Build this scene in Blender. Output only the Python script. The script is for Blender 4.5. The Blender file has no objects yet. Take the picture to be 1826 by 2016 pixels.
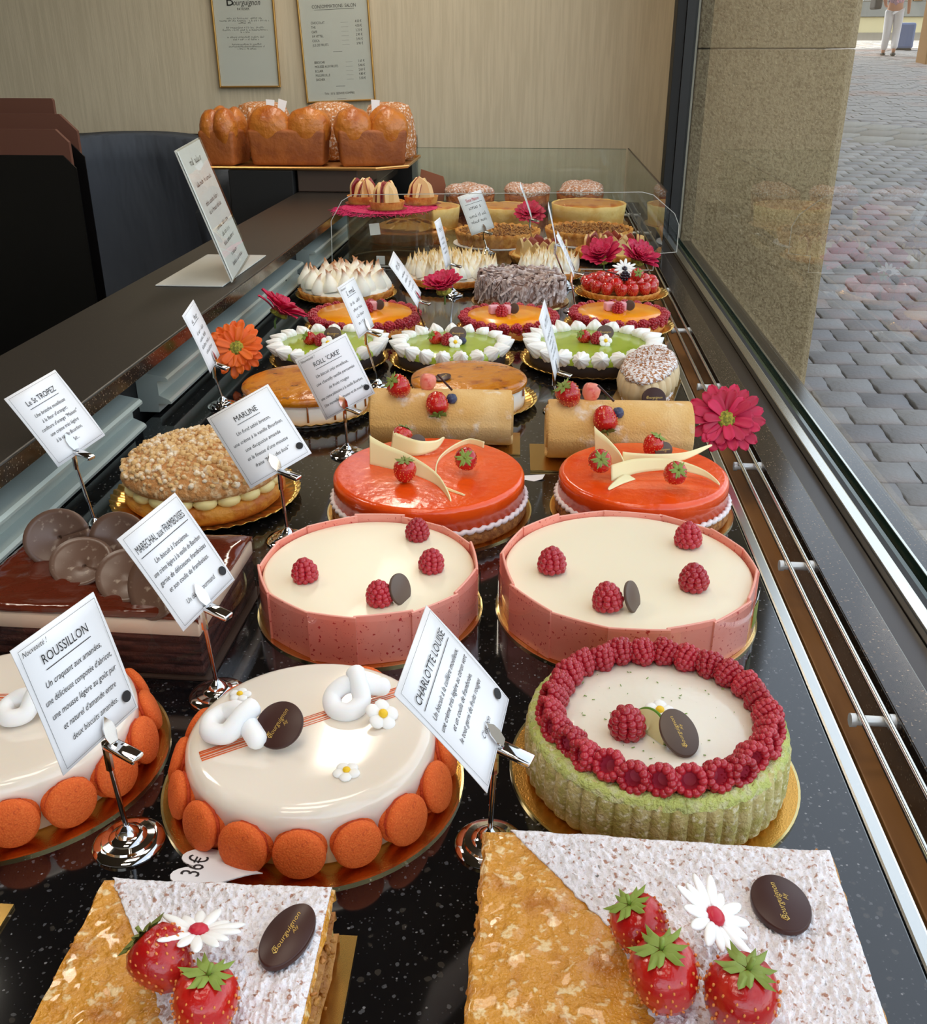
import bpy, bmesh, math, random
from mathutils import Vector, Matrix, Euler, noise
PI = math.pi
R = math.radians
rnd = random.Random(11)
scn = bpy.context.scene
col = scn.collection

# ---------------------------------------------------------------- camera, sky, sun, lamps, exposure
cd = bpy.data.cameras.new('camera')
cam = bpy.data.objects.new('camera', cd); col.objects.link(cam)
cam.location = (0, 0, .45)
cam.rotation_euler = (R(90 - 24.95), 0, R(4.35))
cd.sensor_fit = 'VERTICAL'; cd.sensor_height = 36; cd.lens = 1930 / 2016 * 36
cd.clip_start = .02; cd.clip_end = 300
scn.camera = cam

w = bpy.data.worlds.new('sky'); scn.world = w; w.use_nodes = True
wn = w.node_tree.nodes; wl = w.node_tree.links
bg = wn['Background']
sky = wn.new('ShaderNodeTexSky'); sky.sky_type = 'NISHITA'; sky.sun_disc = False
sky.sun_elevation = R(52); sky.sun_rotation = R(-70); sky.air_density = 1.0; sky.dust_density = 2.5; sky.ozone_density = 1
hsv = wn.new('ShaderNodeHueSaturation'); hsv.inputs['Saturation'].default_value = .45
wl.new(sky.outputs[0], hsv.inputs['Color']); wl.new(hsv.outputs[0], bg.inputs[0]); bg.inputs[1].default_value = .78

sd = bpy.data.lights.new('sun', 'SUN'); sd.energy = 12.0; sd.angle = R(.6); sd.color = (1, .95, .86)
sun = bpy.data.objects.new('sun', sd); col.objects.link(sun)
sun.rotation_euler = Vector((.62, .04, -.95)).to_track_quat('-Z', 'Y').to_euler()

UNSEEN_LAMPS = [(-.30, -.35), (-.22, .35), (-.15, 1.0)]  # unseen lamps, placed to keep their reflections off the counter
def area(name, loc, sx, sy, e, c, tgt=None):
    d = bpy.data.lights.new(name, 'AREA'); d.shape = 'RECTANGLE'; d.size = sx; d.size_y = sy; d.energy = e; d.color = c
    o = bpy.data.objects.new(name, d); col.objects.link(o); o.location = loc
    if tgt is not None: o.rotation_euler = (Vector(tgt) - Vector(loc)).to_track_quat('-Z', 'Y').to_euler()
    return o
for lx, ly in UNSEEN_LAMPS:
    area('unseen_lamp_light', (lx, ly, 1.53), .50, .30, 3.4, (1, .88, .72))
area('back_wall_fill_light', (-1.5, 1.4, 1.53), .5, .3, 9, (1, .90, .76))  # fill light added for the back wall, out of view
area('far_fill_light', (-.50, 2.75, 1.43), .14, 1.3, 13, (1, .88, .72))  # fill light added for the dim far end, out of view

vs = scn.view_settings
vs.view_transform = 'Standard'; vs.look = 'None'; vs.gamma = 1; vs.use_curve_mapping = False
vs.exposure = -0.20

# ---------------------------------------------------------------- materials
MAT = {}
def lin(c):
    return tuple(((v / 12.92) if v <= .04045 else ((v + .055) / 1.055) ** 2.4) for v in (x / 255 for x in c)) + (1,)
def mat(key, c, rough=.5, metal=0, spec=.5, sss=0, sssr=.006, coat=0, var=None, var2=None, bump=None, bump2=None, rand=None, dots=None, aniso=None, zramp=None, trans=0, sheen=0):
    """c sRGB 0-255; var=(colour, scale, lo, hi[, stretch]); bump=(scale, distance); dots=(colour, scale, radius); zramp=(colour, lo, hi) over object height"""
    if key in MAT: return MAT[key]
    m = bpy.data.materials.new(key); m.use_nodes = True; MAT[key] = m
    N = m.node_tree.nodes; L = m.node_tree.links; p = N['Principled BSDF']
    p.inputs['Base Color'].default_value = lin(c); p.inputs['Roughness'].default_value = rough
    p.inputs['Metallic'].default_value = metal; p.inputs['Specular IOR Level'].default_value = spec
    if sss:
        p.inputs['Subsurface Weight'].default_value = sss; p.inputs['Subsurface Radius'].default_value = (1, .6, .4); p.inputs['Subsurface Scale'].default_value = sssr
    if coat: p.inputs['Coat Weight'].default_value = coat; p.inputs['Coat Roughness'].default_value = .06
    if trans: p.inputs['Transmission Weight'].default_value = trans
    if sheen: p.inputs['Sheen Weight'].default_value = sheen
    tc = N.new('ShaderNodeTexCoord'); cur = None
    def col_in(fac, c2):
        nonlocal cur
        mx = N.new('ShaderNodeMix'); mx.data_type = 'RGBA'
        L.new(fac, mx.inputs['Factor'])
        if cur is None: mx.inputs['A'].default_value = lin(c)
        else: L.new(cur, mx.inputs['A'])
        mx.inputs['B'].default_value = lin(c2); cur = mx.outputs['Result']
    def mapped(stretch):
        if not stretch: return tc.outputs['Object']
        mp = N.new('ShaderNodeMapping'); mp.inputs['Scale'].default_value = stretch
        L.new(tc.outputs['Object'], mp.inputs['Vector']); return mp.outputs[0]
    if rand:
        oi = N.new('ShaderNodeObjectInfo'); mr = N.new('ShaderNodeMapRange')
        L.new(oi.outputs['Random'], mr.inputs[0]); mr.inputs[3].default_value = 0; mr.inputs[4].default_value = rand[1]
        col_in(mr.outputs[0], rand[0])
    for v in (var, var2):
        if not v: continue
        nz = N.new('ShaderNodeTexNoise'); nz.inputs['Scale'].default_value = v[1]; nz.inputs['Detail'].default_value = 4
        L.new(mapped(v[4] if len(v) > 4 else None), nz.inputs['Vector'])
        mr = N.new('ShaderNodeMapRange'); mr.interpolation_type = 'SMOOTHSTEP'
        L.new(nz.outputs['Fac'], mr.inputs[0]); mr.inputs[1].default_value = v[2]; mr.inputs[2].default_value = v[3]
        col_in(mr.outputs[0], v[0])
    if zramp:
        sp = N.new('ShaderNodeSeparateXYZ'); L.new(tc.outputs['Object'], sp.inputs[0])
        nz = N.new('ShaderNodeTexNoise'); nz.inputs['Scale'].default_value = 90; L.new(tc.outputs['Object'], nz.inputs['Vector'])
        ad = N.new('ShaderNodeMath'); ad.operation = 'MULTIPLY_ADD'; L.new(nz.outputs['Fac'], ad.inputs[0]); ad.inputs[1].default_value = (zramp[2] - zramp[1]) * .9; L.new(sp.outputs[2], ad.inputs[2])
        mr = N.new('ShaderNodeMapRange'); mr.interpolation_type = 'SMOOTHSTEP'; L.new(ad.outputs[0], mr.inputs[0]); mr.inputs[1].default_value = zramp[1]; mr.inputs[2].default_value = zramp[2]
        col_in(mr.outputs[0], zramp[0])
    if dots:
        vo = N.new('ShaderNodeTexVoronoi'); vo.inputs['Scale'].default_value = dots[1]; L.new(mapped(dots[3] if len(dots) > 3 else None), vo.inputs['Vector'])
        mr = N.new('ShaderNodeMapRange'); L.new(vo.outputs['Distance'], mr.inputs[0]); mr.inputs[1].default_value = dots[2]; mr.inputs[2].default_value = dots[2] * .8
        col_in(mr.outputs[0], dots[0])
    if cur is not None: L.new(cur, p.inputs['Base Color'])
    prev = None
    for b in (bump, bump2):
        if not b: continue
        nz = N.new('ShaderNodeTexNoise'); nz.inputs['Scale'].default_value = b[0]; nz.inputs['Detail'].default_value = 3
        L.new(mapped(b[2] if len(b) > 2 else None), nz.inputs['Vector'])
        bp = N.new('ShaderNodeBump'); bp.inputs['Distance'].default_value = b[1]; bp.inputs['Strength'].default_value = 1
        L.new(nz.outputs['Fac'], bp.inputs['Height'])
        if prev: L.new(prev, bp.inputs['Normal'])
        prev = bp.outputs[0]
    if prev: L.new(prev, p.inputs['Normal'])
    return m
def glass(key, tint, refl=1.0, rough=.0, haze=0, hazec=(235, 235, 230)):
    m = bpy.data.materials.new(key); m.use_nodes = True; MAT[key] = m
    N = m.node_tree.nodes; L = m.node_tree.links; N.remove(N['Principled BSDF'])
    out = N['Material Output']; tr = N.new('ShaderNodeBsdfTransparent'); tr.inputs[0].default_value = lin(tint)
    gl = N.new('ShaderNodeBsdfGlossy'); gl.inputs['Roughness'].default_value = rough
    fr = N.new('ShaderNodeFresnel'); fr.inputs[0].default_value = 1.5
    mu = N.new('ShaderNodeMath'); mu.operation = 'MULTIPLY'; L.new(fr.outputs[0], mu.inputs[0]); mu.inputs[1].default_value = refl
    ge = N.new('ShaderNodeNewGeometry'); iv = N.new('ShaderNodeMath'); iv.operation = 'SUBTRACT'; iv.inputs[0].default_value = 1; L.new(ge.outputs['Backfacing'], iv.inputs[1])
    m3 = N.new('ShaderNodeMath'); m3.operation = 'MULTIPLY'; m3.use_clamp = True; L.new(mu.outputs[0], m3.inputs[0]); L.new(iv.outputs[0], m3.inputs[1]); mu = m3
    mx = N.new('ShaderNodeMixShader'); L.new(mu.outputs[0], mx.inputs[0]); L.new(tr.outputs[0], mx.inputs[1]); L.new(gl.outputs[0], mx.inputs[2])
    last = mx.outputs[0]
    if haze:
        df = N.new('ShaderNodeBsdfDiffuse'); df.inputs[0].default_value = lin(hazec)
        m2 = N.new('ShaderNodeMixShader'); m2.inputs[0].default_value = haze; L.new(last, m2.inputs[1]); L.new(df.outputs[0], m2.inputs[2]); last = m2.outputs[0]
    L.new(last, out.inputs['Surface']); return m
def speckle(key, base, flecks, rough=.12, spec=.5):
    """polished agglomerate stone: dark ground with chips of several sizes and tones"""
    m = mat(key, base, rough, spec=spec)
    N = m.node_tree.nodes; L = m.node_tree.links; p = N['Principled BSDF']; tc = N['Texture Coordinate'] if 'Texture Coordinate' in N else N.new('ShaderNodeTexCoord')
    cur = None
    for c2, sc, thr, dens in flecks:
        vo = N.new('ShaderNodeTexVoronoi'); vo.inputs['Scale'].default_value = sc; L.new(tc.outputs['Object'], vo.inputs['Vector'])
        nz = N.new('ShaderNodeTexNoise'); nz.inputs['Scale'].default_value = sc * 1.7; L.new(tc.outputs['Object'], nz.inputs['Vector'])
        ad = N.new('ShaderNodeMath'); ad.operation = 'MULTIPLY_ADD'; L.new(nz.outputs['Fac'], ad.inputs[0]); ad.inputs[1].default_value = .5; L.new(vo.outputs['Distance'], ad.inputs[2])
        mr = N.new('ShaderNodeMapRange'); L.new(ad.outputs[0], mr.inputs[0]); mr.inputs[1].default_value = thr; mr.inputs[2].default_value = thr - .06
        sp = N.new('ShaderNodeSeparateColor'); L.new(vo.outputs['Color'], sp.inputs[0])
        gt = N.new('ShaderNodeMath'); gt.operation = 'LESS_THAN'; L.new(sp.outputs[0], gt.inputs[0]); gt.inputs[1].default_value = dens
        mu = N.new('ShaderNodeMath'); mu.operation = 'MULTIPLY'; L.new(mr.outputs[0], mu.inputs[0]); L.new(gt.outputs[0], mu.inputs[1])
        mx = N.new('ShaderNodeMix'); mx.data_type = 'RGBA'; L.new(mu.outputs[0], mx.inputs['Factor'])
        if cur is None: mx.inputs['A'].default_value = lin(base)
        else: L.new(cur, mx.inputs['A'])
        mx.inputs['B'].default_value = lin(c2); cur = mx.outputs['Result']
    L.new(cur, p.inputs['Base Color']); return m

# ---------------------------------------------------------------- mesh helpers
class G:
    def __init__(s): s.v = []; s.f = []
    def add(s, vs, fs, mx=None):
        o = len(s.v)
        s.v += [(mx @ Vector(p)) if mx else Vector(p) for p in vs]
        s.f += [tuple(i + o for i in f) for f in fs]
        return s
    def lathe(s, prof, n=48, rad=None, mx=None, zf=None, closed=False):
        vs = []; fs = []; rings = []
        for k, (r, z) in enumerate(prof):
            if r <= 1e-7: rings.append([len(vs)]); vs.append((0, 0, z))
            else:
                ring = []
                for j in range(n):
                    a = 2 * PI * j / n; rr = r * (rad(a, k) if rad else 1); zz = z + (zf(a, k) if zf else 0)
                    ring.append(len(vs)); vs.append((rr * math.cos(a), rr * math.sin(a), zz))
                rings.append(ring)
        for A, B in zip(rings, rings[1:]):
            if len(A) == 1 and len(B) == 1: continue
            if len(A) == 1:
                for j in range(n): fs.append((A[0], B[(j + 1) % n], B[j]))
            elif len(B) == 1:
                for j in range(n): fs.append((A[j], A[(j + 1) % n], B[0]))
            else:
                for j in range(n): fs.append((A[j], A[(j + 1) % n], B[(j + 1) % n], B[j]))
        return s.add(vs, fs, mx)
    def box(s, a, b, mx=None):
        x0, y0, z0 = a; x1, y1, z1 = b
        return s.add([(x0,y0,z0),(x1,y0,z0),(x1,y1,z0),(x0,y1,z0),(x0,y0,z1),(x1,y0,z1),(x1,y1,z1),(x0,y1,z1)],
                     [(0,3,2,1),(4,5,6,7),(0,1,5,4),(1,2,6,5),(2,3,7,6),(3,0,4,7)], mx)
    def prism(s, pts, z0, z1, mx=None):
        n = len(pts)
        ar = sum(pts[i][0] * pts[(i+1) % n][1] - pts[(i+1) % n][0] * pts[i][1] for i in range(n))
        if ar < 0: pts = pts[::-1]
        vs = [(x, y, z0) for x, y in pts] + [(x, y, z1) for x, y in pts]
        fs = [tuple(range(n - 1, -1, -1)), tuple(range(n, 2 * n))] + [(i, (i+1) % n, n + (i+1) % n, n + i) for i in range(n)]
        return s.add(vs, fs, mx)
    def tube(s, path, rad, n=8, mx=None, caps=True, flat=1.0):
        P = [Vector(p) for p in path]; k = len(P); vs = []; fs = []
        t0 = (P[1] - P[0]).normalized(); up = Vector((0, 0, 1)) if abs(t0.z) < .9 else Vector((1, 0, 0))
        nx = up.cross(t0).normalized()
        for i in range(k):
            t = (P[min(i+1, k-1)] - P[max(i-1, 0)]).normalized()
            nx = (nx - t * nx.dot(t)).normalized(); ny = t.cross(nx)
            r = rad[i] if isinstance(rad, (list, tuple)) else rad
            for j in range(n):
                a = 2 * PI * j / n; vs.append(P[i] + nx * (r * math.cos(a)) + ny * (r * flat * math.sin(a)))
        for i in range(k - 1):
            for j in range(n): fs.append((i*n+j, i*n+(j+1) % n, (i+1)*n+(j+1) % n, (i+1)*n+j))
        if caps: fs += [tuple(range(n-1, -1, -1)), tuple(range((k-1)*n, k*n))]
        return s.add(vs, fs, mx)
    def ico(s, r, sub=1, mx=None, c=(0,0,0), sc=(1,1,1)):
        b = ICO(sub); return s.add([(c[0]+x*r*sc[0], c[1]+y*r*sc[1], c[2]+z*r*sc[2]) for x, y, z in b[0]], b[1], mx)
    def sheet(s, fn, nu, nv, thick=0, mx=None):
        """fn(u, v) -> point, made a closed slab when thick > 0 (offset along the local normal)"""
        P = [[Vector(fn(i / nu, j / nv)) for j in range(nv + 1)] for i in range(nu + 1)]
        vs = [p for r in P for p in r]; fs = []
        W = nv + 1
        for i in range(nu):
            for j in range(nv): fs.append((i*W+j, (i+1)*W+j, (i+1)*W+j+1, i*W+j+1))
        if thick:
            o = len(vs)
            for i in range(nu + 1):
                for j in range(nv + 1):
                    du = P[min(i+1,nu)][j] - P[max(i-1,0)][j]; dv = P[i][min(j+1,nv)] - P[i][max(j-1,0)]
                    n = du.cross(dv); n = n.normalized() if n.length > 1e-12 else Vector((0,0,1))
                    vs.append(P[i][j] - n * thick)
            for i in range(nu):
                for j in range(nv): fs.append((o+i*W+j, o+i*W+j+1, o+(i+1)*W+j+1, o+(i+1)*W+j))
            for i in range(nu):
                fs.append((i*W, o+i*W, o+(i+1)*W, (i+1)*W)); fs.append((i*W+nv, (i+1)*W+nv, o+(i+1)*W+nv, o+i*W+nv))
            for j in range(nv):
                fs.append((j, j+1, o+j+1, o+j)); fs.append((nu*W+j, o+nu*W+j, o+nu*W+j+1, nu*W+j+1))
        return s.add(vs, fs, mx)
    def mesh(s, name, ang=40, smooth=True):
        m = bpy.data.meshes.new(name); m.from_pydata([tuple(v) for v in s.v], [], s.f); m.update()
        if smooth:
            m.shade_smooth()
            if ang: m.set_sharp_from_angle(angle=R(ang))
        return m
_ico = {}
def ICO(sub):
    if sub not in _ico:
        b = bmesh.new(); bmesh.ops.create_icosphere(b, subdivisions=sub, radius=1); b.verts.ensure_lookup_table()
        _ico[sub] = ([tuple(v.co) for v in b.verts], [tuple(v.index for v in f.verts) for f in b.faces]); b.free()
    return _ico[sub]
def bevel(me, w, seg=2, ang=30, sharp=50):
    b = bmesh.new(); b.from_mesh(me)
    es = [e for e in b.edges if len(e.link_faces) == 2 and e.calc_face_angle(0) > R(ang)]
    bmesh.ops.bevel(b, geom=es, offset=w, segments=seg, profile=.5, affect='EDGES', clamp_overlap=True)
    b.to_mesh(me); b.free(); me.shade_smooth(); me.set_sharp_from_angle(angle=R(sharp)); return me
def MX(loc=(0,0,0), rot=(0,0,0), sc=1):
    s = sc if isinstance(sc, (tuple, list)) else (sc, sc, sc)
    return Matrix.Translation(loc) @ Euler(rot).to_matrix().to_4x4() @ Matrix.Diagonal((*s, 1))
def frame(o, u, v):
    """matrix with local x = u, y = v, z = u x v at o"""
    u = Vector(u).normalized(); n = u.cross(Vector(v)).normalized(); v = n.cross(u)
    return Matrix(((u.x, v.x, n.x, o[0]), (u.y, v.y, n.y, o[1]), (u.z, v.z, n.z, o[2]), (0,0,0,1)))
def O(name, me, m, parent=None, loc=(0,0,0), rot=(0,0,0), sc=1, mx=None, label=None):
    o = bpy.data.objects.new(name, me); col.objects.link(o)
    if m is not None:
        mm = MAT[m] if isinstance(m, str) else m
        if not me.materials: me.materials.append(mm)
        elif me.materials[0] is not mm:
            o.material_slots[0].link = 'OBJECT'; o.material_slots[0].material = mm
    if parent: o.parent = parent
    if mx is not None: o.matrix_basis = mx
    else:
        o.location = loc; o.rotation_euler = rot; o.scale = sc if isinstance(sc, (tuple, list)) else (sc, sc, sc)
    if label: o['label'] = label
    return o
def tag(o, label, cat, group=None):
    o['label'] = label; o['category'] = cat
    if group: o['group'] = group
    return o
def T(name, label, cat, loc=(0,0,0), rz=0, group=None):
    o = bpy.data.objects.new(name, None); col.objects.link(o); o.empty_display_size = .03
    o.location = loc; o.rotation_euler = (0, 0, rz); return tag(o, label, cat, group)
def S(name, me, m, parent=None, loc=(0,0,0)):
    o = O(name, me, m, parent, loc)
    if not parent: o['kind'] = 'structure'
    return o
def boxm(a, b, bev=0, name='box'):
    me = G().box(a, b).mesh(name, ang=30)
    return bevel(me, bev, sharp=14) if bev else me
def text(s, size, x=0, y=0, shear=0, align='CENTER', name='lettering', xs=1.0):
    cu = bpy.data.curves.new(name, 'FONT'); cu.body = s; cu.size = size; cu.shear = shear; cu.align_x = align; cu.align_y = 'CENTER'; cu.resolution_u = 2
    ob = bpy.data.objects.new(name, cu); me = bpy.data.meshes.new_from_object(ob)
    vs = [(v.co.x * xs + x, v.co.y + y, 0) for v in me.vertices]; fs = [tuple(p.vertices) for p in me.polygons]
    bpy.data.objects.remove(ob); bpy.data.curves.remove(cu); bpy.data.meshes.remove(me)
    return vs, fs
def rect(g, x0, x1, y0, y1, z=0): g.add([(x0,y0,z),(x1,y0,z),(x1,y1,z),(x0,y1,z)], [(0,1,2,3)])
def scribble(g, x0, x1, y, h, rr, z=0):
    """a line of handwriting too small to read: short upright strokes"""
    x = x0
    while x < x1:
        wd = rr.uniform(.25, .5) * h
        if rr.random() < .16: x += h * .6; continue
        hh = h * rr.choice((.55, .55, .6, .95)); t = h * .13
        g.add([(x, y, z), (x + t, y, z), (x + t + h * .1, y + hh, z), (x + h * .1, y + hh, z)], [(0,1,2,3)])
        if rr.random() < .6: g.add([(x, y, z), (x + wd, y, z), (x + wd, y + t, z), (x, y + t, z)], [(0,1,2,3)])
        else: g.add([(x, y + h * .45, z), (x + wd, y + h * .45, z), (x + wd, y + h * .45 + t, z), (x, y + h * .45 + t, z)], [(0,1,2,3)])
        x += wd + h * .15
# ---------------------------------------------------------------- palette
speckle('granite', (14, 14, 16), [((78, 79, 82), 200, .52, .30), ((52, 49, 45), 120, .50, .38), ((124, 124, 126), 280, .47, .10), ((60, 60, 62), 420, .5, .3)], .08, .9)
speckle('granite_brown', (42, 34, 28), [((128, 112, 92), 300, .50, .45), ((84, 66, 50), 150, .48, .4)], .14)
speckle('ledge_stone', (36, 31, 26), [((66, 58, 48), 380, .5, .5), ((28, 24, 20), 240, .48, .4)], .40)
mat('steel', (205, 205, 200), .22, 1); mat('chrome', (225, 225, 225), .06, 1); mat('alu', (176, 186, 178), .40, .35, bump=(600, .0001))
mat('frame_black', (20, 19, 20), .35); mat('frame_brown', (46, 35, 29), .32, .2); mat('gasket', (10, 10, 10), .6)
mat('void_black', (9, 9, 9), .7); mat('wood_strip', (158, 108, 58), .45, var=((128, 84, 40), 30, .4, .6, (1, .2, 1)))
mat('wallpaper', (201, 189, 163), .75, var=((190, 178, 152), 110, .35, .65, (1, 1, .05)), bump=(300, .0004, (1, 1, .08)))
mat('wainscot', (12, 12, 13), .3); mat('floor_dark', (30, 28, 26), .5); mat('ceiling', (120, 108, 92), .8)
mat('stone', (166, 146, 110), .9, var=((138, 117, 84), 120, .42, .62), var2=((190, 170, 134), 240, .56, .70), bump=(150, .006), bump2=(20, .004))
mat('facade', (205, 190, 160), .9, var=((180, 164, 134), 2, .3, .7))
mat('glass_edge', (30, 58, 42), .1); glass('window_glass', (250, 252, 250), 1.0); glass('pane', (244, 247, 243), 1.0, haze=.10, hazec=(205, 210, 196))
glass('acrylic', (246, 247, 244), .9, .02); glass('cylinder_acrylic', (232, 226, 214), .9, .05, haze=.05, hazec=(190, 165, 130)); glass('film', (250, 246, 246), 1.3, .04)
mat('acrylic_edge', (205, 205, 198), .2)
mat('paper', (240, 240, 242), .6); mat('ink', (28, 27, 30), .7); mat('ink_red', (196, 40, 60), .7); mat('paper_menu', (206, 204, 200), .5)
mat('gilt', (196, 152, 84), .3, .8); mat('gold', (214, 160, 78), .24, 1, bump=(900, .00015)); mat('gold_rim', (236, 214, 150), .2, 1)
mat('doily_gold', (226, 178, 92), .28, .9); mat('gold_plate', (206, 168, 96), .22, 1)
mat('choc', (62, 34, 28), .36, spec=.35); mat('choc_gold', (214, 178, 96), .35, .6); mat('choc_dull', (88, 70, 58), .45)
mat('choc_petal', (104, 78, 64), .34, var=((160, 140, 122), 160, .58, .75)); mat('choc_glaze', (92, 36, 20), .14, coat=.35, bump=(40, .002))
mat('choc_sponge', (44, 22, 18), .9, var=((78, 44, 34), 120, .4, .6, (.3, .3, 2.5)), bump=(300, .002))
mat('white_glaze', (240, 228, 212), .12, sss=.25, sssr=.008, coat=.35); mat('cream', (246, 234, 206), .34, sss=.2, sssr=.008, coat=.1); mat('choc_cream', (222, 200, 172), .5, sss=.1)
mat('lime_cream', (240, 232, 214), .15, sss=.2, sssr=.006, coat=.6, dots=((140, 160, 70), 190, .05), bump=(40, .001))
mat('macaron', (226, 96, 26), .75, sss=.1, var=((238, 118, 46), 900, .42, .7), var2=((206, 80, 22), 500, .56, .74), bump=(900, .0008)); mat('macaron_fill', (196, 70, 24), .8, bump=(500, .0015))
mat('stripe', (214, 92, 30), .3); mat('marshmallow', (250, 250, 250), .6, sss=.3, sssr=.006); mat('sugar_white', (250, 248, 244), .55, sss=.15, sssr=.003); mat('yolk', (244, 200, 30), .45)
mat('pink_panel', (234, 136, 116), .3, sss=.15, coat=.3, var=((240, 158, 140), 14, .4, .7), var2=((186, 46, 42), 330, .63, .67)); mat('panel_edge', (244, 168, 150), .4, sss=.1); mat('sticker', (120, 128, 40), .5)
mat('orange_glaze', (236, 84, 18), .22, sss=.12, coat=.3, bump=(90, .0010), var=((226, 72, 14), 30, .4, .7)); mat('cake_sponge', (176, 118, 60), .9, var=((140, 84, 40), 160, .4, .6), bump=(260, .003)); mat('cream_rope', (238, 226, 226), .55, sss=.15)
mat('white_choc', (246, 234, 182), .3, sss=.15, sssr=.004)
mat('raspberry', (160, 20, 36), .3, sss=.2, sssr=.003, coat=.25, rand=((190, 38, 54), .7)); mat('raspberry_in', (196, 60, 84), .6)
mat('strawberry', (196, 26, 20), .22, sss=.2, sssr=.004, coat=.3, rand=((158, 16, 20), .6), var=((206, 60, 40), 90, .5, .75), bump=(260, .0008)); mat('seed', (224, 132, 60), .5); mat('calyx', (136, 160, 62), .55, rand=((120, 122, 60), .8))
mat('strawberry_cut', (232, 140, 120), .3, sss=.2, sssr=.004, var=((220, 90, 80), 120, .5, .7)); mat('blueberry', (48, 54, 84), .4, var=((84, 92, 124), 160, .5, .7)); mat('blackberry', (34, 20, 36), .25, coat=.3)
mat('green_sponge', (192, 198, 112), .9, var=((206, 204, 150), 160, .45, .62), var2=((140, 158, 62), 40, .5, .7), bump=(420, .003)); mat('green_wall', (200, 184, 126), .9, var=((176, 166, 92), 90, .4, .62), bump=(420, .0014), var2=((228, 220, 184), 260, .52, .68))
mat('lime_flesh', (222, 222, 166), .2, sss=.3, sssr=.003); mat('lime_skin', (92, 138, 36), .35); mat('zest', (120, 160, 50), .5)
mat('puff', (206, 146, 72), .5, var=((176, 110, 44), 60, .4, .65), bump=(160, .004)); mat('puff_glazed', (212, 146, 48), .2, coat=.6, sss=.05, var=((238, 206, 150), 170, .54, .66), var2=((174, 98, 18), 30, .5, .75), bump=(170, .004))
mat('pastry_cream', (240, 214, 140), .4, sss=.15); mat('jam', (196, 96, 84), .3); mat('icing_sugar', (242, 236, 238), .9, sss=.1, sssr=.003, var=((186, 142, 122), 300, .56, .68), bump=(420, .0020))
mat('brioche_gold', (220, 150, 52), .55, var=((190, 104, 30), 40, .42, .66), bump=(120, .003)); mat('brioche_crumb', (224, 184, 124), .85, var=((244, 230, 206), 110, .48, .66), var2=((196, 140, 80), 60, .56, .72), bump=(300, .002)); mat('brioche_top', (196, 136, 76), .8, var=((228, 196, 150), 150, .45, .7), bump=(260, .003))
mat('custard', (248, 226, 156), .3, sss=.2); mat('cream_white', (244, 238, 228), .35, sss=.25, sssr=.005)
mat('brulee', (208, 128, 20), .24, coat=.15, var=((176, 92, 18), 34, .46, .7), var2=((96, 48, 18), 60, .60, .76), bump=(90, .0015)); mat('caramel_drip', (150, 78, 20), .15, coat=.8)
mat('green_glaze', (164, 184, 58), .22, coat=.2, sss=.1, var=((152, 172, 48), 30, .45, .7)); mat('dark_base', (40, 26, 22), .8); mat('meringue', (250, 248, 242), .55, sss=.2, sssr=.004)
mat('mango', (250, 162, 14), .22, coat=.2, sss=.1, var=((244, 142, 4), 20, .4, .7)); mat('tart_crust', (222, 158, 76), .75, var=((196, 122, 50), 70, .4, .65), bump=(200, .002)); mat('pink_cube', (236, 170, 180), .6, sss=.2)
mat('meringue_toast', (252, 246, 228), .55, sss=.2, sssr=.004, zramp=((176, 108, 48), .034, .052)); mat('meringue_light', (252, 248, 232), .55, sss=.2, sssr=.004, zramp=((222, 186, 116), .026, .045))
mat('choc_shaving', (150, 118, 104), .6, rand=((206, 190, 184), .9), var=((214, 200, 196), 130, .5, .62)); mat('glazed_straw', (206, 30, 22), .12, coat=.8, sss=.15, rand=((170, 16, 20), .5), bump=(200, .001))
mat('apple_flesh', (240, 206, 148), .35, sss=.2, rand=((226, 176, 110), .8)); mat('apple_skin', (140, 34, 40), .35, rand=((176, 84, 64), .8)); mat('apple_cooked', (238, 196, 104), .3, coat=.4, rand=((214, 152, 62), .8))
mat('crumble', (186, 134, 74), .85, var=((120, 74, 42), 110, .45, .62), bump=(200, .005)); mat('cheese_top', (226, 150, 60), .35, var=((190, 96, 34), 26, .45, .7), coat=.3); mat('cheese_side', (240, 204, 128), .7, var=((226, 176, 92), 30, .4, .7), bump=(120, .001))
mat('panettone', (150, 82, 40), .7, var=((196, 124, 66), 40, .45, .68), bump=(70, .008)); mat('panettone_top', (196, 140, 104), .8, var=((236, 222, 214), 170, .45, .62), bump=(90, .006))
mat('loaf', (196, 118, 42), .4, var=((170, 88, 28), 14, .4, .65), coat=.2, bump=(46, .006)); mat('loaf_side', (160, 88, 34), .6, var=((136, 70, 26), 20, .4, .68), bump=(90, .002)); mat('kougelhopf', (186, 120, 62), .7, var=((232, 214, 198), 150, .5, .64), bump=(80, .006))
mat('roll', (218, 170, 98), .8, var=((232, 196, 136), 14, .42, .7), var2=((244, 236, 222), 40, .56, .80), bump=(420, .0012)); mat('choux', (176, 116, 66), .8, var=((246, 240, 238), 260, .42, .56), bump=(200, .006)); mat('praline', (216, 188, 144), .5, sss=.1)
mat('sisal', (222, 30, 104), .7); mat('brown_board', (150, 92, 66), .7); mat('carton', (96, 58, 44), .6); mat('reflection_cloth', (74, 80, 90), .9, bump=(9, .03, (1, 1, .25))); mat('tray_gold', (210, 160, 96), .3, .9); mat('box_brown', (70, 54, 44), .5)
PETAL = {'pink': mat('gerbera_pink', (210, 22, 78), .5, sss=.12, sssr=.003, rand=((168, 10, 52), .8)), 'orange': mat('gerbera_orange', (246, 112, 24), .5, sss=.12, sssr=.003, rand=((234, 86, 12), .8))}
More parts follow.
